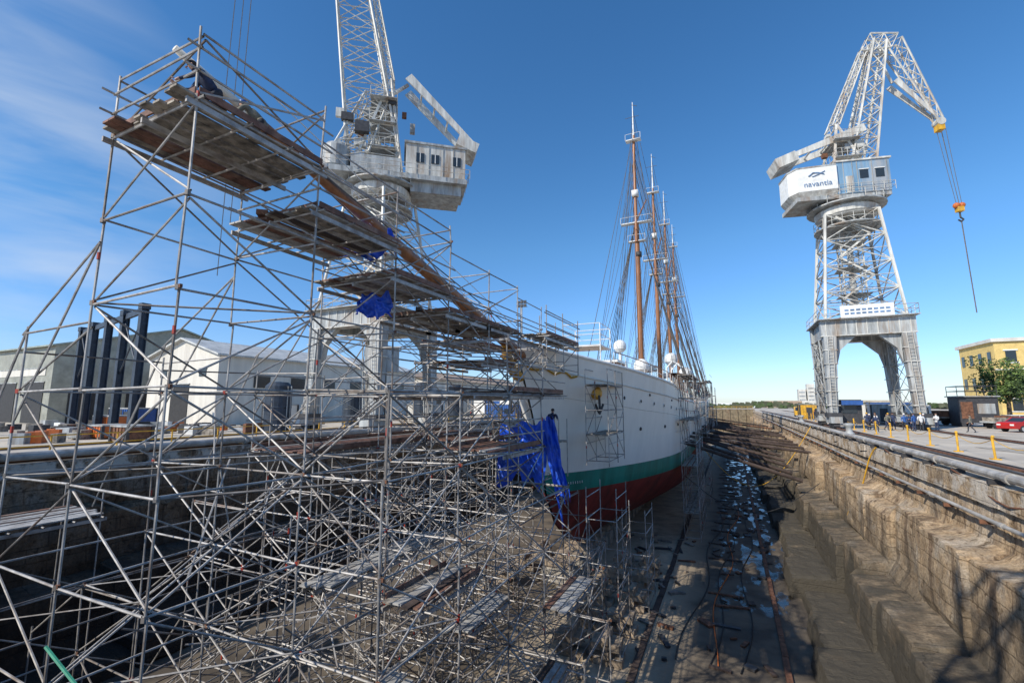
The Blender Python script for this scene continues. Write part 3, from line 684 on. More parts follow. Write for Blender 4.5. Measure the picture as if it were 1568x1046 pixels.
        cu=bpy.data.curves.new('lettering','FONT'); cu.body='navantia'; cu.size=.95; cu.extrude=.005; cu.align_x='CENTER'
        to=bpy.data.objects.new('lettering',cu); scn.collection.objects.link(to); cu.materials.append(M['logo']); to.parent=root
        th=math.atan2(-.35,4.3)+ang
        to.location=L(-4.05,-2.84,29.75); to.rotation_euler=(math.radians(90),0,th)
        B.path([L(-5.0,-2.76,31.1),L(-4.5,-2.8,31.5),L(-3.9,-2.84,31.45),L(-3.3,-2.89,31.2)],.07,'logo',6); B.path([L(-4.6,-2.79,31.0),L(-4.0,-2.84,31.2),L(-3.2,-2.9,31.6)],.05,'logo',6)
    else:
        lb(-9.6,6,-2.9,2.9,28.0,28.6,'cgrey'); rail(-9.9,6.2,-3.1,3.1,28.6)
        lb(-9.4,-2.6,-2.6,2.6,28.61,32.4,'cwhite'); lb(-9.6,-2.4,-2.75,2.75,32.4,32.65,'cgrey'); lb(-9.0,-3.2,-2.2,2.2,26.8,28.0,'cgrey')
        for s_ in (-8.,-6.8,-5.2,-3.8): lb(s_-.04,s_+.04,2.6,2.66,28.6,32.4,'cgrey')
        for w in (-2.63,2.63):
            for s_ in (-8.4,-5.9,-4.2): lb(s_-.45,s_+.45,w-.05,w+.05,30.2,31.3,'glass'); lb(s_-.04,s_+.04,w-.07,w+.07,30.2,31.3,'white')
        for w_ in (-1.4,0,1.4): lb(-9.45,-9.4,w_-.4,w_+.4,30.3,31.5,'glass')
        B.lathe(L(5.0,1.2,28.6),[(1.2,0),(1.5,.3),(1.5,2.6),(1.2,3.0),(.4,3.3)],'cgrey',16)
        lb(-2,3.4,-2.2,2.2,28.61,30.6,'cgrey'); lb(3.5,6,-2.4,-.2,28.61,31,'cwhite')
        LT([(1.5,-2.2,31),(6.0,-2.2,29.6),(6.0,2.2,29.6),(1.5,2.2,31)],[(-.6,-1.2,39),(2.2,-1.2,39),(2.2,1.2,39),(-.6,1.2,39)],4,.12,'cwhite',.06)
        for k in range(9): lb(*(lambda a:(a,a+U(.5,1.6)))(U(-4,5)),*(lambda a:(a,a+U(.3,.8)))(U(-2.4,1.8)),*(lambda a:(a,a+U(.3,1.3)))(U(32.7,38)),random.choice(['cgrey','cwhite','rust','dark']))
    JF,JT,FT,CW0,CW1=(((1.6,32.0),(5.9,50.2),(11.3,38.2),(2.4,37.6),(-7.6,34.2)) if kind=='R' else ((1.0,31.0),(5.0,55.5),(15.8,54.5),(-2.6,41.5),(-10.6,33.8)))
    zc=41 if kind=='L' else 38.5
    for w in (-2,2):
        B.bar(L(-2.2,w,28.7),L(-.6,w*.6,zc),.26,.26,'cwhite'); B.bar(L(3.4,w,28.7),L(-.6,w*.6,zc),.26,.26,'cwhite')
    for f in (.25,.5,.75):
        z=28.7+(zc-28.7)*f; B.tube(L(-2.2+1.6*f,-2+.8*f,z),L(-2.2+1.6*f,2-.8*f,z),.09,'cwhite');B.tube(L(3.4-4*f,-2+.8*f,z),L(3.4-4*f,2-.8*f,z),.09,'cwhite')
        B.tube(L(-2.2+1.6*f,-2+.8*f,z),L(3.4-4*f,-2+.8*f,z),.09,'cwhite'); B.tube(L(-2.2+1.6*f,2-.8*f,z),L(3.4-4*f,2-.8*f,z),.09,'cwhite')
        lb(-1.4,1.6,-2.3,2.3,z,z+.07,'cgrey'); rail(-1.4,1.6,-2.3,2.3,z)
    for k in range(12):
        lb(*(lambda a:(a,a+U(.4,1.1)))(U(-2,3)),*(lambda a:(a,a+U(.4,1.)))(U(-2.2,1.4)),*(lambda a:(a,a+U(.3,1.)))(random.choice([28.7,31.8,34.9,37.5])),random.choice(['cgrey','dark','cwhite','rust']))
    a,b_=JF,JT; dx=1.4 if kind=='R' else 2.9; tx=0 if kind=='R' else 1.0
    LT([(a[0]-dx,-1.8,a[1]),(a[0]+dx,-1.8,a[1]),(a[0]+dx,1.8,a[1]),(a[0]-dx,1.8,a[1])],[(b_[0]-.9-tx,-.7,b_[1]),(b_[0]+.5+tx,-.7,b_[1]-.4),(b_[0]+.5+tx,.7,b_[1]-.4),(b_[0]-.9-tx,.7,b_[1])],9,.15,'cwhite',.065)
    LT([(-1.0,-1.1,zc),(-.2,-1.1,zc),(-.2,1.1,zc),(-1.0,1.1,zc)],[(b_[0]-2.2-tx,-.5,b_[1]-.8),(b_[0]-1.7-tx,-.5,b_[1]-1.2),(b_[0]-1.7-tx,.5,b_[1]-1.2),(b_[0]-2.2-tx,.5,b_[1]-.8)],9,.09,'cwhite',.045)
    for w in (-.3,.3): B.tube(L(a[0]-dx-.1,w,a[1]),L(b_[0]-1-tx,w,b_[1]),.05,'cwhite',4)
    for k in range(46):
        f=k/46; s0=a[0]-dx-.1; B.tube(L(s0+(b_[0]-1-tx-s0)*f,-.3,a[1]+(b_[1]-a[1])*f),L(s0+(b_[0]-1-tx-s0)*f,.3,a[1]+(b_[1]-a[1])*f),.03,'cwhite',4)
    LT([(b_[0]-2.4,-.6,b_[1]-1.4),(b_[0]-1.2,-.6,b_[1]+.9),(b_[0]-1.2,.6,b_[1]+.9),(b_[0]-2.4,.6,b_[1]-1.4)],[(b_[0]+.9,-.8,b_[1]-1.6),(b_[0]+1.8,-.8,b_[1]+.2),(b_[0]+1.8,.8,b_[1]+.2),(b_[0]+.9,.8,b_[1]-1.6)],2,.11,'cwhite',.055)
    nrm=(V((FT[0]-b_[0],FT[1]-b_[1]))).normalized(); pv=V((-nrm.y,nrm.x))
    e=V((b_[0]+1.3,b_[1]-.7)); w0=pv*1.0; w1=pv*.3
    LT([(e.x-w0.x,-.7,e.y-w0.y),(e.x+w0.x,-.7,e.y+w0.y),(e.x+w0.x,.7,e.y+w0.y),(e.x-w0.x,.7,e.y-w0.y)],[(FT[0]-w1.x,-.4,FT[1]-w1.y),(FT[0]+w1.x,-.4,FT[1]+w1.y),(FT[0]+w1.x,.4,FT[1]+w1.y),(FT[0]-w1.x,.4,FT[1]-w1.y)],6,.11,'cwhite',.05)
    if kind=='R':
        for w in (-.75,.75): B.bar(L(b_[0]+.9,w,b_[1]-6.2),L(FT[0]-.3,w*.5,FT[1]+.3),.12,.75,'cwhite',.12,.3)
        B.tube(L(b_[0]+.1,0,b_[1]-3.5),L(b_[0]+.9,0,b_[1]-6.2),.15,'cwhite')
    B.tube(L(FT[0],-.5,FT[1]-.3),L(FT[0],.5,FT[1]-.3),.5,'cwhite',14,caps=True); lb(FT[0]-.35,FT[0]+.35,-.45,.45,FT[1]-1.4,FT[1]-.3,'yellow')
    for w in (-1.5,1.5):
        B.bar(L(CW0[0],w,CW0[1]),L(CW1[0],w,CW1[1]),.2,1.0,'cwhite',.2,.6)
    B.bar(L(CW1[0]+2.0,0,CW1[1]+.5),L(CW1[0]-.4,0,CW1[1]-.4),3.4,1.3,'cwhite')
    for f in (.2,.4,.6): B.tube(L(CW0[0]+(CW1[0]-CW0[0])*f,-1.5,CW0[1]+(CW1[1]-CW0[1])*f),L(CW0[0]+(CW1[0]-CW0[0])*f,1.5,CW0[1]+(CW1[1]-CW0[1])*f),.12,'cwhite')
    B.bar(L(CW0[0],0,CW0[1]),L(a[0]+1.5,0,a[1]+6),.3,.3,'cwhite')
    if kind=='R':
        hz=26.2
        for w,o in ((-.35,-.2),(.35,-.2),(-.35,.35),(.35,.35)): B.tube(L(FT[0]+o,w,FT[1]-.5),L(FT[0]+.9+o*.5,w*.6,hz+1),.03,'rope',4)
        B.ball(L(FT[0]+.65,0,hz+.7),.36,'orange',12); B.ball(L(FT[0]+1.2,0,hz+.7),.36,'orange',12); lb(FT[0]+.6,FT[0]+1.25,-.3,.3,hz-.1,hz+.5,'yellow')
        B.path([L(FT[0]+.9,0,hz-.2),L(FT[0]+.9,0,hz-.8),L(FT[0]+1.2,0,hz-1.1),L(FT[0]+.95,0,hz-1.35),L(FT[0]+.65,0,hz-1.1)],.09,'dark',6)
        B.tube(L(FT[0]+.95,0,hz-1.2),L(FT[0]+1.2,0,13.6),.06,'rope',5)
    else:
        for o in (-.5,1.1): B.tube(L(FT[0]+o,0,FT[1]-.5),L(FT[0]+o+.2,0,22 if o<0 else 36),.045,'rope',4)
        B.tube(L(FT[0]+.1,.5,FT[1]-.5),L(FT[0]+.3,.5,16),.045,'rope',4)
    B.obj('slewing_house_and_jib',root)
    C=MB()
    if kind=='R':
        C.box(c0+V((0,-hw-.75,13.3)),(5.0,.08,1.5),'white')
        for z in (13.1,13.5):
            for q in range(8): C.box(c0+V((-1.9+q*.55,-hw-.80,z)),(.38,.03,.2),'logo')
        C.box(c0+V((-2.2,-hw-.6,2.9)),(2.0,.1,.5),'bluep'); C.box(c0+V((-2.4,-2.9,1.9)),(2.4,2.0,2.7),'dark')
        C.box(c0+V((-2.4,-3.93,2.2)),(1.4,.06,1.0),'glass')
        C.obj('sign_and_booth',root)
    else:
        C.bx((cx+2.5,cy-4.2,6),(cx+4.6,cy-1.5,8.6),'cgrey'); C.obj('electrical_cabin',root)
    return root
yaw=math.radians(25.5)
crane(14.6,68.2,yaw+math.radians(-12),'R')
crane(-35.5,39.,yaw+math.pi+math.radians(14),'L')
q=MB()
for x in (10.65,18.55):
    q.bx((x-.55,-20,.004),(x+.55,Y1,.012),'asph'); q.bx((x-.05,-20,.013),(x+.05,Y1,.10),'rust')
    q.bx((x+.45,-20,.013),(x+.52,Y1,.07),'dark'); q.bx((x-.52,-20,.013),(x-.45,Y1,.07),'dark')
for x in (-31.,-40.): q.bx((x-.5,-20,.004),(x+.5,Y1,.012),'asph'); q.bx((x-.05,-20,.013),(x+.05,Y1,.10),'rust')
q.obj('crane_rails')
q=MB(); random.seed(5)
for i in range(26):
    x=U(12.5,34); y=U(20,90); q.box((x,y,.012 + i*.0006),(U(1,4),U(1,5),.004),random.choice(['asph','concrete','tan']),U(0,.2))
q.obj('pavement_patches')
q=MB()
def pipe(x,z,r,y0=3,y1=150,k='pipe'):
    y=y0; px=(x,y,z)
    while y<y1:
        ny=y+6; nx=(x+U(-.03,.03),ny,z+U(-.02,.02)); q.tube(px,nx,r,k,12); q.tube((nx[0],ny-.12,nx[2]),(nx[0],ny+.12,nx[2]),r*1.35,k,12,caps=True); px=nx; y=ny
pipe(8.15,.34,.14); pipe(7.78,-1.15,.07); pipe(8.5,.18,.07)
for y in range(4,150,3):
    q.bx((7.95,y,.0),(8.4,y+.12,.18),'dark'); q.bx((7.6,y,-1.35),(8.05,y+.08,-1.22),'rust')
pipe(-30.4,.34,.20,k='pipe'); pipe(-30.9,.22,.12,k='yellow'); pipe(-29.9,-.55,.12)
q.obj('service_pipes')
q=MB()
for y in range(3,150,2): q.bx((8.75,y,.0),(9.2,y+1.96,.14+U(0,.03)),'concrete'); q.bx((-31.9,y,0),(-31.5,y+1.96,.14),'concrete')
q.obj('quay_kerb')
q=MB(); ys_=[15+i*4.2 for i in range(22)]
for y in ys_:
    q.tube((11.9,y,.0),(11.9+U(-.04,.04),y,1.1),.055,'yellow',8); q.ball((11.9,y,1.13),.08,'yellow',8); q.box((11.9,y,.03),(.35,.35,.05),'yellow')
for a,b_ in zip(ys_,ys_[1:]):
    q.path([(11.9,a+(b_-a)*k/6,1.0-.35*math.sin(math.pi*k/6)) for k in range(7)],.02,'yellow',4)
q.obj('chain_barrier')
for x,y in ((13.1,28.5),(9.7,52),(9.7,84)):
    b2=MB(); b2.lathe((x,y,0),[(.45,0),(.40,.1),(.25,.3),(.25,.65),(.42,.8),(.42,.95),(.2,1.02)],'cgrey',16); b2.obj('mooring_bollard',None,True)
q=MB()
q.path([(8.0-1.1*i/8,36+i*.35,.1-i*.55+.25*math.sin(i)) for i in range(10)],.045,'yellow',6)
for s_ in range(6):
    y=18+s_*9; q.path([(8.02+ .1*math.sin(i),y+.7*i,.15-.7*math.sin(math.pi*i/10)*U(.8,1.1)) for i in range(11)],.03,random.choice(['black','dark','rust']),5)
q.path([(8+ -12.0*i/16,62-.3*i,.2-6.0*math.sin(math.pi*i/16)-1.2*i/16) for i in range(17)],.035,'yellow',5)
q.path([(6.5-11*i/16,48,-4-3.*math.sin(math.pi*i/16)) for i in range(17)],.03,'black',5)
for k in range(4):
    x=U(-3.5,.8); q.path([(x+.35*math.sin(i*.5+k*2)+.05*i,24+i*1.3,ZF+.05) for i in range(30)],.03,random.choice(['black','orange','dark']),5)
q.obj('hoses')
q=MB()
for y in [50+i*5 for i in range(15)]:
    z=sheer(y)-4.4+U(-.2,.2)
    q.tube((CX+half(y,z)+.02,y,z),(5.3+U(-.1,.2),y+U(-.5,.5),-3.9+U(-.4,.4)),.17,'timber',8,caps=True); 
    if R()<.7: q.tube((CX+half(y,z)+.02,y+1,z+.4),(7.1,y+1.4,-2.2),.15,'rust' if R()<.3 else 'timber',8,caps=True)
    q.tube((CX-half(y,z)-.02,y,z),(-26.9,y,-3.9),.17,'timber',8,caps=True)
q.obj('timber_shores')
q=MB()
for i in range(80):
    x=U(-9,-3.4); y=U(17,44); q.box((x,y,ZF+.08),(U(.1,1.4),U(.1,.3),U(.06,.14)),random.choice(['plank','steel2','tblock','rust','dark']),U(0,3))
for i in range(60):
    x=U(-2.2,2.2); y=U(22,80); q.box((x,y,ZF+.07),(U(.2,.9),U(.1,.5),U(.05,.13)),random.choice(['timber','dark','rust','timber']),U(0,3))
q.obj('timber_debris')
q=MB()
for i in range(30):
    c=V((-3.9+U(-.6,.6),19.6+U(-.3,.3),ZF+.2+U(0,.6))); q.lathe(c,[(.03,-.16),(.11,-.12),(.11,.1),(.04,.17)],random.choice(['red','yellow','orange']),8,axis=(U(-1,1),U(-1,1),U(0,1)))
q.box((-3.9,19.6,ZF+.08),(1.5,.9,.15),'dark'); q.obj('fishing_float_pile')
# ------------------------------------------------------------------ buildings left
def shed(name,x0,x1,y0,y1,ze,zr,wall,roof,ridge='X',doors=()):
    root=empty(name); w=MB(); w.bx((x0,y0,0),(x1,y1,ze),wall)
    if ridge=='X':
        ym=(y0+y1)/2
        for x in (x0,x1): w.poly([(x,y0,ze),(x,y1,ze),(x,ym,zr)],wall)
        w.obj('walls',root); r=MB(); e=.6
        for ya,sg in ((y0-e,1),(y1+e,-1)):
            zz=ze-(zr-ze)*e/((y1-y0)/2); r.prism([(x0-e,ya,zz+.02),(x0-e,ym,zr+.02),(x0-e,ym,zr+.25),(x0-e,ya,zz+.25)],(x1-x0+2*e,0,0),roof)
    else:
        xm=(x0+x1)/2
        for y in (y0,y1): w.poly([(x0,y,ze),(x1,y,ze),(xm,y,zr)],wall)
        w.obj('walls',root); r=MB(); e=.6
        for xa in (x0-e,x1+e):
            zz=ze-(zr-ze)*e/((x1-x0)/2); r.prism([(xa,y0-e,zz+.02),(xm,y0-e,zr+.02),(xm,y0-e,zr+.25),(xa,y0-e,zz+.25)],(0,y1-y0+2*e,0),roof)
    r.obj('roof',root)
    o=MB()
    for (f,a,b_,z0,z1,k) in doors:
        if f=='Y': o.bx((a,y0-.08,z0),(b_,y0+.1,z1),k); o.bx((a-.12,y0-.14,z1),(b_+.12,y0+.1,z1+.12),'cgrey')
        else: o.bx((x1-.1,a,z0),(x1+.08,b_,z1),k); o.bx((x1-.1,a-.12,z1),(x1+.14,b_+.12,z1+.12),'cgrey')
    if doors: o.obj('openings',root)
    return root
shed('corrugated_warehouse',-150,-86,30,62,11.,15.5,'corrd','corrg','X',doors=[('Y',-148+i*9,-142+i*9,0,5.8,'black') for i in range(7)]+[('Y',-149,-88,6.8,7.8,'cream')]+[('X',32+i*7,36+i*7,0,4.5,'black') for i in range(4)])
shed('white_warehouse',-76,-60,37,78,9.2,11.6,'cream','corrw','Y',doors=[('Y',-70,-66,0,5.4,'black'),('Y',-73,-71.5,6.4,7.4,'glass'),('Y',-64,-62.5,6.4,7.4,'glass')]+[('X',42+i*6,44.5+i*6,5,6.6,'glass') for i in range(6)])
shed('long_workshop',-88,-62,84,150,8.2,11.0,'cream','tile','Y',doors=[('X',88+i*7,91+i*7,0 if i%3==0 else 4,6,'glass') for i in range(8)])
shed('workshop_hall',-120,-90,72,130,11,14.5,'cream','tile','Y',doors=[('Y',-116+i*6,-113+i*6,3,7,'glass') for i in range(5)])
shed('quay_store',-56,-46,96,120,4.6,6.0,'white','corrw','Y',doors=[('Y',-53,-49,0,3.4,'bluep')]+[('X',98+i*5,100+i*5,1.5,3,'glass') for i in range(4)])
shed('brick_office',-60,-47,140,170,7,9,'tan','tile','X',doors=[('X',142+i*4,143.6+i*4,4,5.6,'glass') for i in range(6)]+[('X',142+i*4,143.6+i*4,1,2.6,'glass') for i in range(6)])
q=MB()
for k in range(5):
    f=k/4; x=-46.+(-21)*f; y=21.5+4*f
    q.bx((x-.22,y-.3,0),(x+.22,y-.24,11.0),'navy'); q.bx((x-.22,y+.24,0),(x+.22,y+.3,11.0),'navy'); q.bx((x-.04,y-.24,0),(x+.04,y+.24,11.0),'navy'); q.bx((x-.5,y-.5,0),(x+.5,y+.5,.5),'concrete')
    if k<4: q.bar((x-.24,y,10.9),(x-5.25+.24,y+1.,10.9),.25,.5,'navy')
    if k in (0,3): q.tube((x,y,5.5),(x-5.25,y+1,10.5),.07,'navy'); q.tube((x,y,10.5),(x-5.25,y+1,5.5),.07,'navy')
    q.bx((x-.3,y-.35,11.0),(x+.3,y+.35,11.5),'navy')
q.obj('steel_frame')
for x,y,r,h_ in ((-43,33,1.3,4.6),(-38.5,52,1.2,5.2),(-38.3,60,1.1,5.2),(-45.5,46,1.2,4)):
    q=MB(); q.lathe((x,y,0),[(r*.9,0),(r,.1),(r,h_*.5),(r*1.03,h_*.52),(r,h_*.54),(r,h_),(r*.7,h_+.4),(.1,h_+.5)],'navy',20)
    q.tube((x+r+.1,y,0),(x+r+.1,y,h_),.05,'cgrey',5); q.tube((x+r+.1,y+.4,0),(x+r+.1,y+.4,h_),.05,'cgrey',5)
    q.obj('storage_tank',None,False)
def container(x,y,lx,ly,h_,k,name='site_cabin'):
    q=MB(); q.bx((x-lx/2,y-ly/2,.12),(x+lx/2,y+ly/2,h_),k); q.bx((x-lx/2-.08,y-ly/2-.08,h_),(x+lx/2+.08,y+ly/2+.08,h_+.12),'cgrey')
    n=int(lx/.4)
    for i in range(n): q.bx((x-lx/2+i*lx/n,y-ly/2-.05,.2),(x-lx/2+i*lx/n+.15,y-ly/2+.02,h_-.05),k)
    for sx in (-1,1):
        for sy in (-1,1): q.bx((x+sx*lx/2-.1,y+sy*ly/2-.1,0),(x+sx*lx/2+.1,y+sy*ly/2+.1,h_+.02),'dark')
    if h_>2: q.bx((x-.5,y-ly/2-.09,.2),(x+.4,y-ly/2-.055,2.1),'dark'); q.bx((x+.8,y-ly/2-.09,1.1),(x+1.6,y-ly/2-.055,1.9),'glass')
    return q.obj(name)
container(-40.5,19,2.2,1.6,1.1,'rust','skip_container'); container(-46,20,2.5,2,1.0,'orange','skip_container'); container(-62,29,5,2.4,2.2,'bluep'); container(-57,25,3,2,1.5,'orange','skip_container')
container(-49,38,3,2.4,2.6,'white'); container(-44,60,5,2.4,2.6,'cwhite'); container(-37,74,6,2.4,2.6,'bluep'); container(-35,88,6,2.6,2.7,'cream'); container(-36,104,5,2.6,2.7,'orange')
q=MB()
for i in range(40):
    x=-33.5; y=6+i*3; q.tube((x,y,0),(x,y,1.1),.05,'yellow',6)
for h_ in (.55,1.08): q.tube((-33.5,6,h_),(-33.5,123,h_),.035,'yellow',5)
q.obj('quay_railing')
q=MB()
for i in range(90):
    x=U(-72,-42); y=U(13,34); q.box((x,y,.35),(U(.3,1.5),U(.3,1.2),U(.3,1.1)),random.choice(['plank','rust','dark','cgrey','dark','orange','white','plank']),U(0,3))
q.obj('stacked_materials')
def flood(x,y,h_):
    q=MB(); q.tube((x,y,0),(x,y,h_),.28,'cgrey',8,.14); 
    for a in (-1,0,1):
        for b_ in (0,1): q.box((x+a*.9,y-.2,h_-.4+b_*.9),(.7,.35,.6),'dark')
    q.bx((x-1.5,y-.1,h_-.8),(x+1.5,y+.1,h_-.7),'cgrey'); q.bx((x-1.5,y-.1,h_+.1),(x+1.5,y+.1,h_+.2),'cgrey'); q.obj('floodlight_mast')
flood(-45,100,27); flood(-60,150,27); flood(26,170,20)
# ------------------------------------------------------------------ right side
r_=empty('ochre_building'); q=MB(); bx0,by0=50,128
q.bx((bx0,by0,0),(bx0+60,by0+16,15.5),'ochre'); q.obj('walls',r_)
q=MB(); q.bx((bx0-.5,by0-.5,15.5),(bx0+60.5,by0+16.5,16.2),'cream'); q.bx((bx0-.2,by0-.2,4.8),(bx0+60.2,by0-.003,5.1),'cream'); q.bx((bx0-.2,by0-.2,9.6),(bx0+60.2,by0-.003,9.9),'cream'); q.obj('cornice',r_)
q=MB()
for i in range(14):
    for z in (1.3,6,11.2):
        q.bx((bx0+1.6+i*4.2,by0-.1,z),(bx0+3.2+i*4.2,by0+.05,z+2.4),'glass'); q.bx((bx0+1.3+i*4.2,by0-.16,z+2.4),(bx0+3.5+i*4.2,by0+.05,z+2.65),'white'); q.bx((bx0+1.3+i*4.2,by0-.16,z-.2),(bx0+3.5+i*4.2,by0+.05,z),'white')
for i in range(4):
    for z in (1.3,6,11.2): q.bx((bx0-.1,by0+1.5+i*4,z),(bx0+.05,by0+2.9+i*4,z+2.4),'glass')
q.obj('windows',r_)
def tree(x,y,h_,rad,seed):
    random.seed(seed); root=empty('broadleaf_tree'); t=MB(); tips=[]
    t.tube((x,y,0),(x+.1,y,h_*.35),.28*h_/8,'bark',8,.2*h_/8)
    for i in range(9):
        a=U(0,6.28); b_=V((x+.1,y,h_*U(.25,.36))); e=V((x+math.cos(a)*rad*U(.4,.8),y+math.sin(a)*rad*U(.4,.8),h_*U(.5,.9))); mid=b_.lerp(e,.5)+V((0,0,.3))
        t.tube(b_,mid,.11*h_/8,'bark',6,.07*h_/8); t.tube(mid,e,.07*h_/8,'bark',5,.03); tips+=[mid,e]
    t.obj('trunk',root); l_=MB()
    cl=[V((x+U(-1,1)*rad*.75,y+U(-1,1)*rad*.75,h_*U(.38,.95))) for _ in range(34)]+tips
    for c in cl:
        cr=rad*U(.2,.38); kk='leaf' if R()<.65 else 'leaf2'
        for _ in range(75):
            d_=V((U(-1,1),U(-1,1),U(-1,1))); 
            if d_.length>1: d_.normalize()
            p=c+d_*cr; u=V((U(-1,1),U(-1,1),U(-1,1))).normalized()*U(.12,.24)*h_/9; w=u.orthogonal().normalized()*u.length*.7
            l_.poly([p-u,p+w,p+u,p-w],kk if R()<.8 else 'leaf')
    l_.obj('crown',root)
tree(38.2,96,10.,3.8,1); tree(49,112,9,4,2); tree(60,118,9,4.5,3); tree(-47,128,8,3.6,4); tree(-50,134,9,3.8,5); tree(-84,70,8,3,6)
random.seed(20)
def car(x,y,rz,col,name='parked_car',van=False):
    root=empty(name,(x,y,0)); root.rotation_euler=(0,0,rz); q=MB(); w=.88
    if not van: pr=[(-2.1,.35),(-2.15,.75),(-2.0,.95),(-1.2,1.02),(-.55,1.42),(.7,1.46),(1.55,1.05),(2.1,.95),(2.15,.5),(2.05,.3)]
    else: pr=[(-2.6,.35),(-2.65,1.0),(-2.2,1.25),(-1.7,2.05),(2.4,2.15),(2.6,1.9),(2.6,.35)]
    q.prism([(a,-w,b_) for a,b_ in pr],(0,2*w,0),col)
    if not van:
        for s_ in (-1,1):
            y0=s_*(w+.004); q.poly([(-1.05,y0,1.04),(-.5,y0,1.36),(.05,y0,1.38),(.05,y0,1.02)],'glass'); q.poly([(.12,y0,1.02),(.12,y0,1.38),(.68,y0,1.39),(1.3,y0,1.06)],'glass')
        q.poly([(-1.19,-.75,1.04),(-1.19,.75,1.04),(-.6,.68,1.40),(-.6,-.68,1.40)],'glass'); q.poly([(1.53,-.75,1.08),(1.53,.75,1.08),(.78,.68,1.45),(.78,-.68,1.45)],'glass')
    else:
        for s_ in (-1,1): y0=s_*(w+.004); q.poly([(-2.0,y0,1.3),(-1.65,y0,1.9),(-.8,y0,1.92),(-.8,y0,1.3)],'glass')
        q.poly([(-2.22,-.75,1.28),(-2.22,.75,1.28),(-1.75,.7,2.0),(-1.75,-.7,2.0)],'glass')
    q.obj('body',root); t=MB()
    for a in (-1.35,1.35):
        for s_ in (-1,1): t.tube((a,s_*(w-.18),.33),(a,s_*(w+.02),.33),.33,'black',16,caps=True); t.tube((a,s_*(w+.01),.33),(a,s_*(w+.03),.33),.19,'cgrey',12,caps=True)
    for s_ in (-1,1): t.box((-2.13,s_*.62,.72),(.08,.35,.16),'white'); t.box((2.14,s_*.62,.8),(.06,.3,.16),'red')
    t.obj('wheels_and_lamps',root)
car(26.4,63.5,.45,'red'); car(33,72,.4,'cgrey'); car(30.5,76,.2,'white'); car(41,84,.3,'dark'); car(26.5,96,1.4,'white','delivery_van',True); car(9.3+4,118,1.5,'yellow','delivery_van',True)
tr=empty('flatbed_truck',(24.4,78.,0)); tr.rotation_euler=(0,0,.45); q=MB()
q.prism([(-3.6,-1.1,.6),(-3.7,-1.1,1.5),(-3.4,-1.1,2.5),(-2.1,-1.1,2.6),(-2.0,-1.1,.6)],(0,2.2,0),'white'); q.poly([(-3.68,-.95,1.55),(-3.68,.95,1.55),(-3.42,.9,2.4),(-3.42,-.9,2.4)],'glass')
for s_ in (-1,1): q.poly([(-3.4,s_*1.105,1.5),(-3.2,s_*1.105,2.3),(-2.4,s_*1.105,2.3),(-2.4,s_*1.105,1.5)],'glass')
q.bx((-1.9,-1.15,.95),(3.6,1.15,1.1),'plank'); q.bx((-1.9,-.5,.6),(3.6,.5,.94),'dark'); q.bx((-.8,-.9,1.11),(.9,.8,1.9),'rust'); q.bx((1.3,-1,1.11),(3,.9,1.5),'cgrey')
for a in (-2.9,1.6,2.7):
    for s_ in (-1,1): q.tube((a,s_*.85,.48),(a,s_*1.14,.48),.48,'black',16,caps=True)
q.obj('cab_bed_and_wheels',tr)
q=MB(); q.bx((25.0,74,.5),(28.6,77,3.6),'dark'); q.bx((24.8,73.8,3.6),(28.8,77.2,3.72),'cgrey')
for x in (25.,26.8,28.6):
    for y in (74,77): q.tube((x,y,3.7),(x,y,4.9),.04,'dark',5)
for h_ in (4.3,4.9): q.path([(25,74,h_),(28.6,74,h_),(28.6,77,h_),(25,77,h_),(25,74,h_)],.04,'dark',4)
q.bx((25.2,73.96,1),(26.3,74,3),'rust'); q.bx((26.7,73.96,1.6),(28.3,74,2.8),'cgrey'); 
for x in (25.3,28.3): q.bx((x-.2,74,0),(x+.2,77,.5),'dark')
q.obj('generator_container')
# low trailers loaded with timber near the car park
for x,y in ((27.5,70.5),(31.5,69.0)):
    q=MB(); q.box((x,y,.75),(3.6,1.8,.18),'cgrey',.4); q.box((x,y,1.05),(3.2,1.5,.4),'plank',.4); q.box((x+.3,y,1.35),(1.6,1.2,.2),'rust',.5)
    for s_ in (-1,1): q.tube((x+s_*1.1,y-.95+s_*.4,.34),(x+s_*1.1,y-.75+s_*.4,.34),.33,'black',12,caps=True); q.tube((x+s_*1.1,y+.75+s_*.4,.34),(x+s_*1.1,y+.95+s_*.4,.34),.33,'black',12,caps=True)
    q.obj('loaded_trailer')
container(22.6,82,2.2,2.4,2.6,'white'); container(9.8+3,100,3,2.4,2.6,'yellow'); container(23,100,6,2.4,2.6,'cream'); container(30,120,8,3,3,'bluep'); container(19.8,84,3,2.4,2.6,'cgrey')
# ------------------------------------------------------------------ distance
random.seed(31)
q=MB()
for i in range(44):
    x=-420+i*24+U(-8,8); y=U(330,410); w=U(10,34); q.bx((x,y,0),(x+w,y+12,U(2.5,5)),random.choice(['cream','tan','white','tile']))
for x,h_ in ((48,14),(54,18),(60,15),(-40,8)): 
    q.bx((x*1.,420,0),(x+5,428,h_),'cream')
    for z in range(2,int(h_)-1,3): q.bx((x+.6,419.9,z),(x+4.4,420,z+1.2),'cgrey')
q.obj('distant_buildings')
q=MB()
for i in range(2600):
    x=U(-420,420); y=U(290,330); z=U(0,2.8)+1.6*noise.noise(V((x*.03,0,0)))
    p=V((x,y,max(0,z))); s_=U(.8,1.8); q.poly([p+V((-s_,0,-s_*.6)),p+V((s_,U(-.5,.5),-s_*.6)),p+V((s_*.6,0,s_*.6)),p+V((-s_*.6,0,s_*.7))],random.choice(['farveg','leaf2','farveg']))
q.obj('distant_trees')
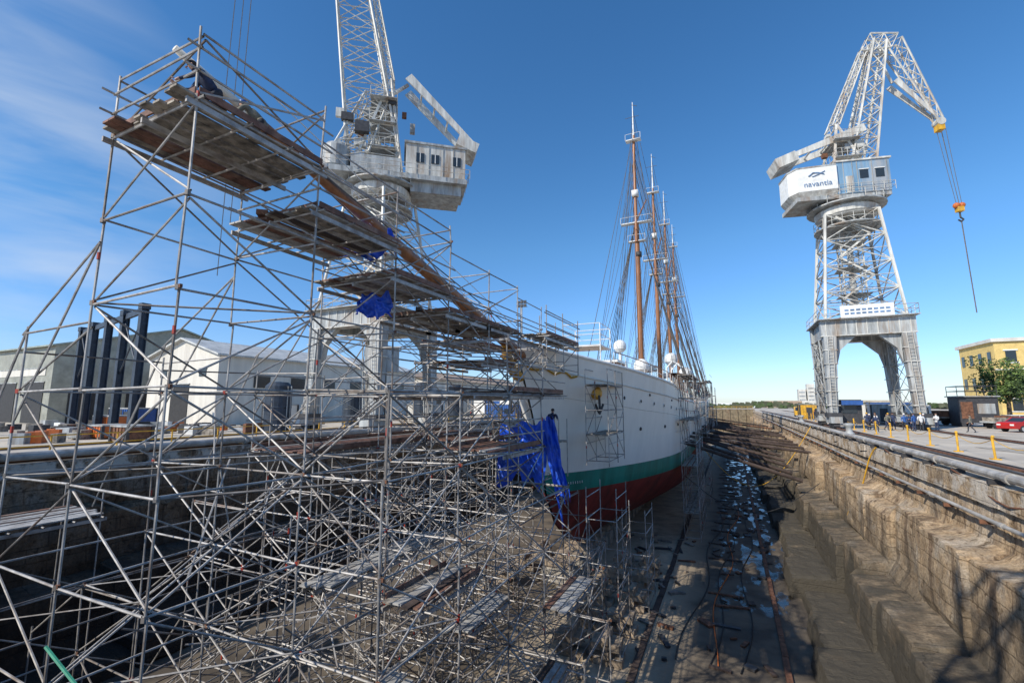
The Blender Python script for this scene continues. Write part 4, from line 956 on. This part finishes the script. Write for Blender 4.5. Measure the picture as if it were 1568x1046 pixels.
# ------------------------------------------------------------------ people
def person(name,loc,rz,pose='stand',shirt='shirtn',pants='pants',helmet=None,h_=1.0):
    J={'pel':(0,0,.96),'che':(0,.0,1.24),'nec':(0,-.01,1.47),'hlo':(0,.015,1.57),'hmi':(0,.02,1.65),'hto':(0,.01,1.735)}
    for s_,n in ((-1,'l'),(1,'r')):
        J[n+'sh']=(s_*.19,-.01,1.41);J[n+'el']=(s_*.26,-.03,1.13);J[n+'wr']=(s_*.25,.08,.90);J[n+'ha']=(s_*.245,.11,.82)
        J[n+'hi']=(s_*.095,0,.92);J[n+'kn']=(s_*.11,.03,.50);J[n+'an']=(s_*.12,-.02,.09);J[n+'to']=(s_*.14,.15,.035)
    if pose=='walk':
        J['lkn']=(-.1,.18,.53);J['lan']=(-.1,.22,.1);J['lto']=(-.1,.38,.05);J['rkn']=(.1,-.02,.5);J['ran']=(.1,-.28,.14);J['rto']=(.1,-.15,.03)
        J['lwr']=(-.25,-.12,.93);J['lha']=(-.25,-.16,.86);J['rwr']=(.24,.22,.97);J['rha']=(.24,.28,.92)
    if pose=='cross':
        for s_,n in ((-1,'l'),(1,'r')): J[n+'wr']=(s_*.05,.24,1.18);J[n+'ha']=(-s_*.05,.24,1.2);J[n+'el']=(s_*.27,.05,1.13)
    if pose in('kneel',):
        J.update(pel=(0,0,.42),che=(0,.22,.63),nec=(0,.40,.80),hlo=(0,.47,.86),hmi=(0,.52,.92),hto=(0,.54,1.0))
        for s_,n in ((-1,'l'),(1,'r')):
            J[n+'sh']=(s_*.19,.36,.76);J[n+'el']=(s_*.27,.50,.52);J[n+'wr']=(s_*.20,.70,.42);J[n+'ha']=(s_*.18,.77,.36)
            J[n+'hi']=(s_*.1,.0,.40);J[n+'kn']=(s_*.18,.36,.10) if n=='l' else (s_*.2,.38,.50);J[n+'an']=(s_*.15,-.05,.09) if n=='l' else (s_*.18,.30,.09);J[n+'to']=(s_*.15,-.18,.05) if n=='l' else (s_*.18,.46,.04)
    if pose=='lean':
        J.update(che=(0,.14,1.2),nec=(0,.28,1.38),hlo=(0,.34,1.46),hmi=(0,.37,1.54),hto=(0,.38,1.62))
        for s_,n in ((-1,'l'),(1,'r')): J[n+'sh']=(s_*.19,.24,1.33);J[n+'el']=(s_*.25,.38,1.1);J[n+'wr']=(s_*.2,.6,1.1);J[n+'ha']=(s_*.18,.68,1.08)
    rad=dict(pel=(.15,.12),che=(.165,.125),nec=(.06,.06),hlo=(.07,.085),hmi=(.078,.10),hto=(.055,.07),sh=(.075,.075),el=(.048,.048),wr=(.032,.030),ha=(.042,.024),hi=(.10,.10),kn=(.062,.065),an=(.045,.05),to=(.045,.032))
    bones=[('pel','che',shirt),('che','nec',shirt),('nec','hlo','skin'),('hlo','hmi','skin'),('hmi','hto','hair')]
    for n in 'lr': bones+=[('che',n+'sh',shirt),(n+'sh',n+'el',shirt),(n+'el',n+'wr',shirt),(n+'wr',n+'ha','skin'),('pel',n+'hi',pants),(n+'hi',n+'kn',pants),(n+'kn',n+'an',pants),(n+'an',n+'to','black')]
    names=list(J); me=bpy.data.meshes.new('body'); me.from_pydata([J[k] for k in names],[(names.index(a),names.index(b_)) for a,b_,_ in bones],[])
    ob=bpy.data.objects.new('body',me); scn.collection.objects.link(ob)
    sm=ob.modifiers.new('s','SKIN'); sm.use_smooth_shade=True
    for i,k in enumerate(names):
        kk=k if k in rad else k[1:]; me.skin_vertices[0].data[i].radius=rad[kk]; me.skin_vertices[0].data[i].use_root=(k=='pel')
    ss=ob.modifiers.new('u','SUBSURF'); ss.levels=1; ss.render_levels=1
    dg=bpy.context.evaluated_depsgraph_get(); dg.update(); ev=bpy.data.meshes.new_from_object(ob.evaluated_get(dg)); bpy.data.objects.remove(ob)
    root=empty(name,loc); root.rotation_euler=(0,0,rz); root.scale=(h_,)*3
    ms=[]; ev.materials.clear()
    for _,_,k in bones:
        if k not in ms: ms.append(k); ev.materials.append(M[k])
    for p in ev.polygons:
        c=p.center; best=1e9
        for a,b_,k in bones:
            A=V(J[a]);B_=V(J[b_]); ab=B_-A; t=max(0,min(1,(c-A).dot(ab)/ab.length_squared)); dd=(c-(A+ab*t)).length
            if k==shirt and (a=='che' or a=='pel'): dd-=.06
            if dd<best: best=dd; p.material_index=ms.index(k)
        p.use_smooth=True
    o2=bpy.data.objects.new('body',ev); scn.collection.objects.link(o2); o2.parent=root
    f=MB(); H=V(J['hmi']); fd=V((0,1,0)) if pose in('stand','walk','cross') else V((0,.8,-.5)).normalized()
    f.tube(H+fd*.085-V((0,0,.0)),H+fd*.125-V((0,0,.025)),.012,'skin',6,.018,True)
    for s_ in (-1,1):
        f.ball(H+fd*.088+V((s_*.032,0,.018)),.012,'hair',6); f.ball(H+V((s_*.085,0,-.01)),.02,'skin',6)
    f.tube(H+fd*.09+V((-.02,0,-.06)),H+fd*.09+V((.02,0,-.06)),.006,'redm',5)
    f.ball(H+V((0,-.012,.035)),.093,helmet or 'hair',12,.85)
    for n,s_ in (('l',-1),('r',1)):
        ha=V(J[n+'ha']);wr=V(J[n+'wr']); dd=(ha-wr).normalized(); sd=dd.cross(V((s_,0,0))).normalized()
        if sd.length<.1: sd=V((0,1,0))
        for k in range(4):
            b0=ha+dd*.02+sd*(.027-.018*k); L_=(.036,.042,.039,.03)[k]; m1=b0+dd*L_; m2=m1+(dd+V((-s_*.6,0,0))).normalized()*L_*.9
            f.tube(b0,m1,.010,'skin',6,.009); f.tube(m1,m2,.009,'skin',6,.006,True)
        tb=ha+sd*.035-dd*.02; f.tube(tb,tb+(sd*.7+dd*.8).normalized()*.05,.012,'skin',6,.008,True)
    f.obj('face_hair_and_hands',root,True)
person('worker',(-9.75,5.5,9.05),math.radians(150),'kneel','shirtn','pants','hair'); person('worker',(-9.8,6.6,9.05),math.radians(120),'kneel','hoodie','pants','bluep')
person('worker',(-8.6,22.9,.9),math.radians(-150),'lean','shirtn','pants')
pb=MB(); pb.bx((-9.4,22.3,.82),(-8.0,23.6,.88),'plank')
for y in (22.3,23.6): pb.tube((-9.4,y,.78),(-8.,y,.78),.027,'steel'); pb.tube((-9.4,y,-1),(-9.4,y,2.),.027,'steel'); pb.tube((-8.,y,-1),(-8.,y,2.),.027,'steel')
pb.obj('hanging_stage',sc)
pp=[(13.5,66),(14.2,66.8),(15.0,65.6),(15.6,66.4),(16.3,65.4),(17.0,66.6),(17.6,65.2),(14.7,64.9),(18.1,66.1),(16.8,64.4),(13.0,64.8),(19.2,66.4)]
for i,(x,y) in enumerate(pp):
    person('visitor' if i%3 else 'worker',(x,y-4,0),U(0,6.28),['stand','walk','cross'][i%3],['shirtn','shirtw','hoodie','shirtn','bluep'][i%5],['pants','shirtn'][i%2],['white',None,'yellow',None][i%4],h_=U(.96,1.06))
person('worker',(12.6,92,0),2,'walk','orange'); person('worker',(12.9,57,0),3,'walk','shirtn'); person('worker',(21,60,0),1,'walk','hoodie')
# unseen lattice added behind the viewpoint to throw its shadow on the east wall
q=MB()
for k in range(4):
    x=-8.4+k*2.4
    for y in (-3,-5.2): q.tube((x,y,0),(x,y,19),.13,'cwhite',6)
for z in range(2,20,2):
    for y in (-3,-5.2): q.tube((-8.4,y,z),(-1.2,y,z),.12,'cwhite',6)
    for k in range(4): q.tube((-8.4+k*2.4,-3,z),(-8.4+k*2.4,-5.2,z),.08,'cwhite',5)
    for k in range(3): q.tube((-8.4+k*2.4,-3,z-2),(-6.+k*2.4,-3,z),.09,'cwhite',5)
q.obj('shadow_lattice')
# ------------------------------------------------------------------ light, sky, camera
el=math.radians(37); az=V((-.52,-.855)).normalized()
sd=V((az.x*math.cos(el),az.y*math.cos(el),math.sin(el)))
sun=bpy.data.lights.new('sun','SUN'); sun.energy=5.0; sun.angle=math.radians(.53); sun.color=(1,.93,.81)
so=bpy.data.objects.new('sun',sun); scn.collection.objects.link(so); so.rotation_euler=sd.to_track_quat('Z','Y').to_euler()
w=bpy.data.worlds.new('World'); scn.world=w; w.use_nodes=True; n=w.node_tree.nodes; l=w.node_tree.links
bg=n['Background']; bg.inputs[1].default_value=.15
sk_=n.new('ShaderNodeTexSky'); sk_.sky_type='NISHITA'; sk_.sun_disc=False; sk_.sun_elevation=el; sk_.sun_rotation=math.atan2(sd.x,sd.y); sk_.air_density=1.; sk_.dust_density=.2; sk_.ozone_density=3.4
hs=n.new('ShaderNodeHueSaturation'); hs.inputs['Saturation'].default_value=1.24; hs.inputs['Value'].default_value=1.15; l.new(sk_.outputs[0],hs.inputs['Color'])
tc=n.new('ShaderNodeTexCoord'); 
sz=n.new('ShaderNodeSeparateXYZ'); l.new(tc.outputs['Generated'],sz.inputs[0])
hz=n.new('ShaderNodeMapRange'); hz.inputs[1].default_value=.0; hz.inputs[2].default_value=.32; hz.inputs[3].default_value=1.; hz.inputs[4].default_value=0.; l.new(sz.outputs[2],hz.inputs[0])
tn=n.new('ShaderNodeMix'); tn.data_type='RGBA'; tn.blend_type='MULTIPLY'; l.new(hz.outputs[0],tn.inputs[0]); l.new(hs.outputs[0],tn.inputs[6]); tn.inputs[7].default_value=(.60,.70,1.0,1)
mp=n.new('ShaderNodeMapping'); mp.inputs['Scale'].default_value=(1.6,1.6,7); mp.inputs['Rotation'].default_value=(.25,.15,0)
l.new(tc.outputs['Generated'],mp.inputs[0]); nz=n.new('ShaderNodeTexNoise'); nz.inputs['Scale'].default_value=2.2; nz.inputs['Detail'].default_value=7; nz.inputs['Roughness'].default_value=.5; nz.inputs['Distortion'].default_value=.3
l.new(mp.outputs[0],nz.inputs['Vector']); rp=n.new('ShaderNodeValToRGB'); rp.color_ramp.elements[0].position=.38; rp.color_ramp.elements[1].position=.72; l.new(nz.outputs[0],rp.inputs[0])
dt=n.new('ShaderNodeVectorMath'); dt.operation='DOT_PRODUCT'; l.new(tc.outputs['Generated'],dt.inputs[0]); dt.inputs[1].default_value=(-.92,.22,.32)
mr=n.new('ShaderNodeMapRange'); mr.inputs[1].default_value=.94; mr.inputs[2].default_value=1.0; mr.inputs[4].default_value=.5; l.new(dt.outputs['Value'],mr.inputs[0])
mm=n.new('ShaderNodeMath'); mm.operation='MULTIPLY'; l.new(rp.outputs[0],mm.inputs[0]); l.new(mr.outputs[0],mm.inputs[1])
mx=n.new('ShaderNodeMix'); mx.data_type='RGBA'; l.new(mm.outputs[0],mx.inputs[0]); l.new(tn.outputs[2],mx.inputs[6]); mx.inputs[7].default_value=(5.2,5.6,6,1)
l.new(mx.outputs[2],bg.inputs[0])
cam=bpy.data.cameras.new('camera'); cam.lens=16; cam.sensor_width=36; cam.clip_start=.05; cam.clip_end=20000
co=bpy.data.objects.new('camera',cam); scn.collection.objects.link(co); co.location=(0,0,2.8); co.rotation_euler=(math.radians(97.76),0,yaw); scn.camera=co
scn.view_settings.view_transform='Standard'; scn.view_settings.look='None'; scn.view_settings.exposure=0
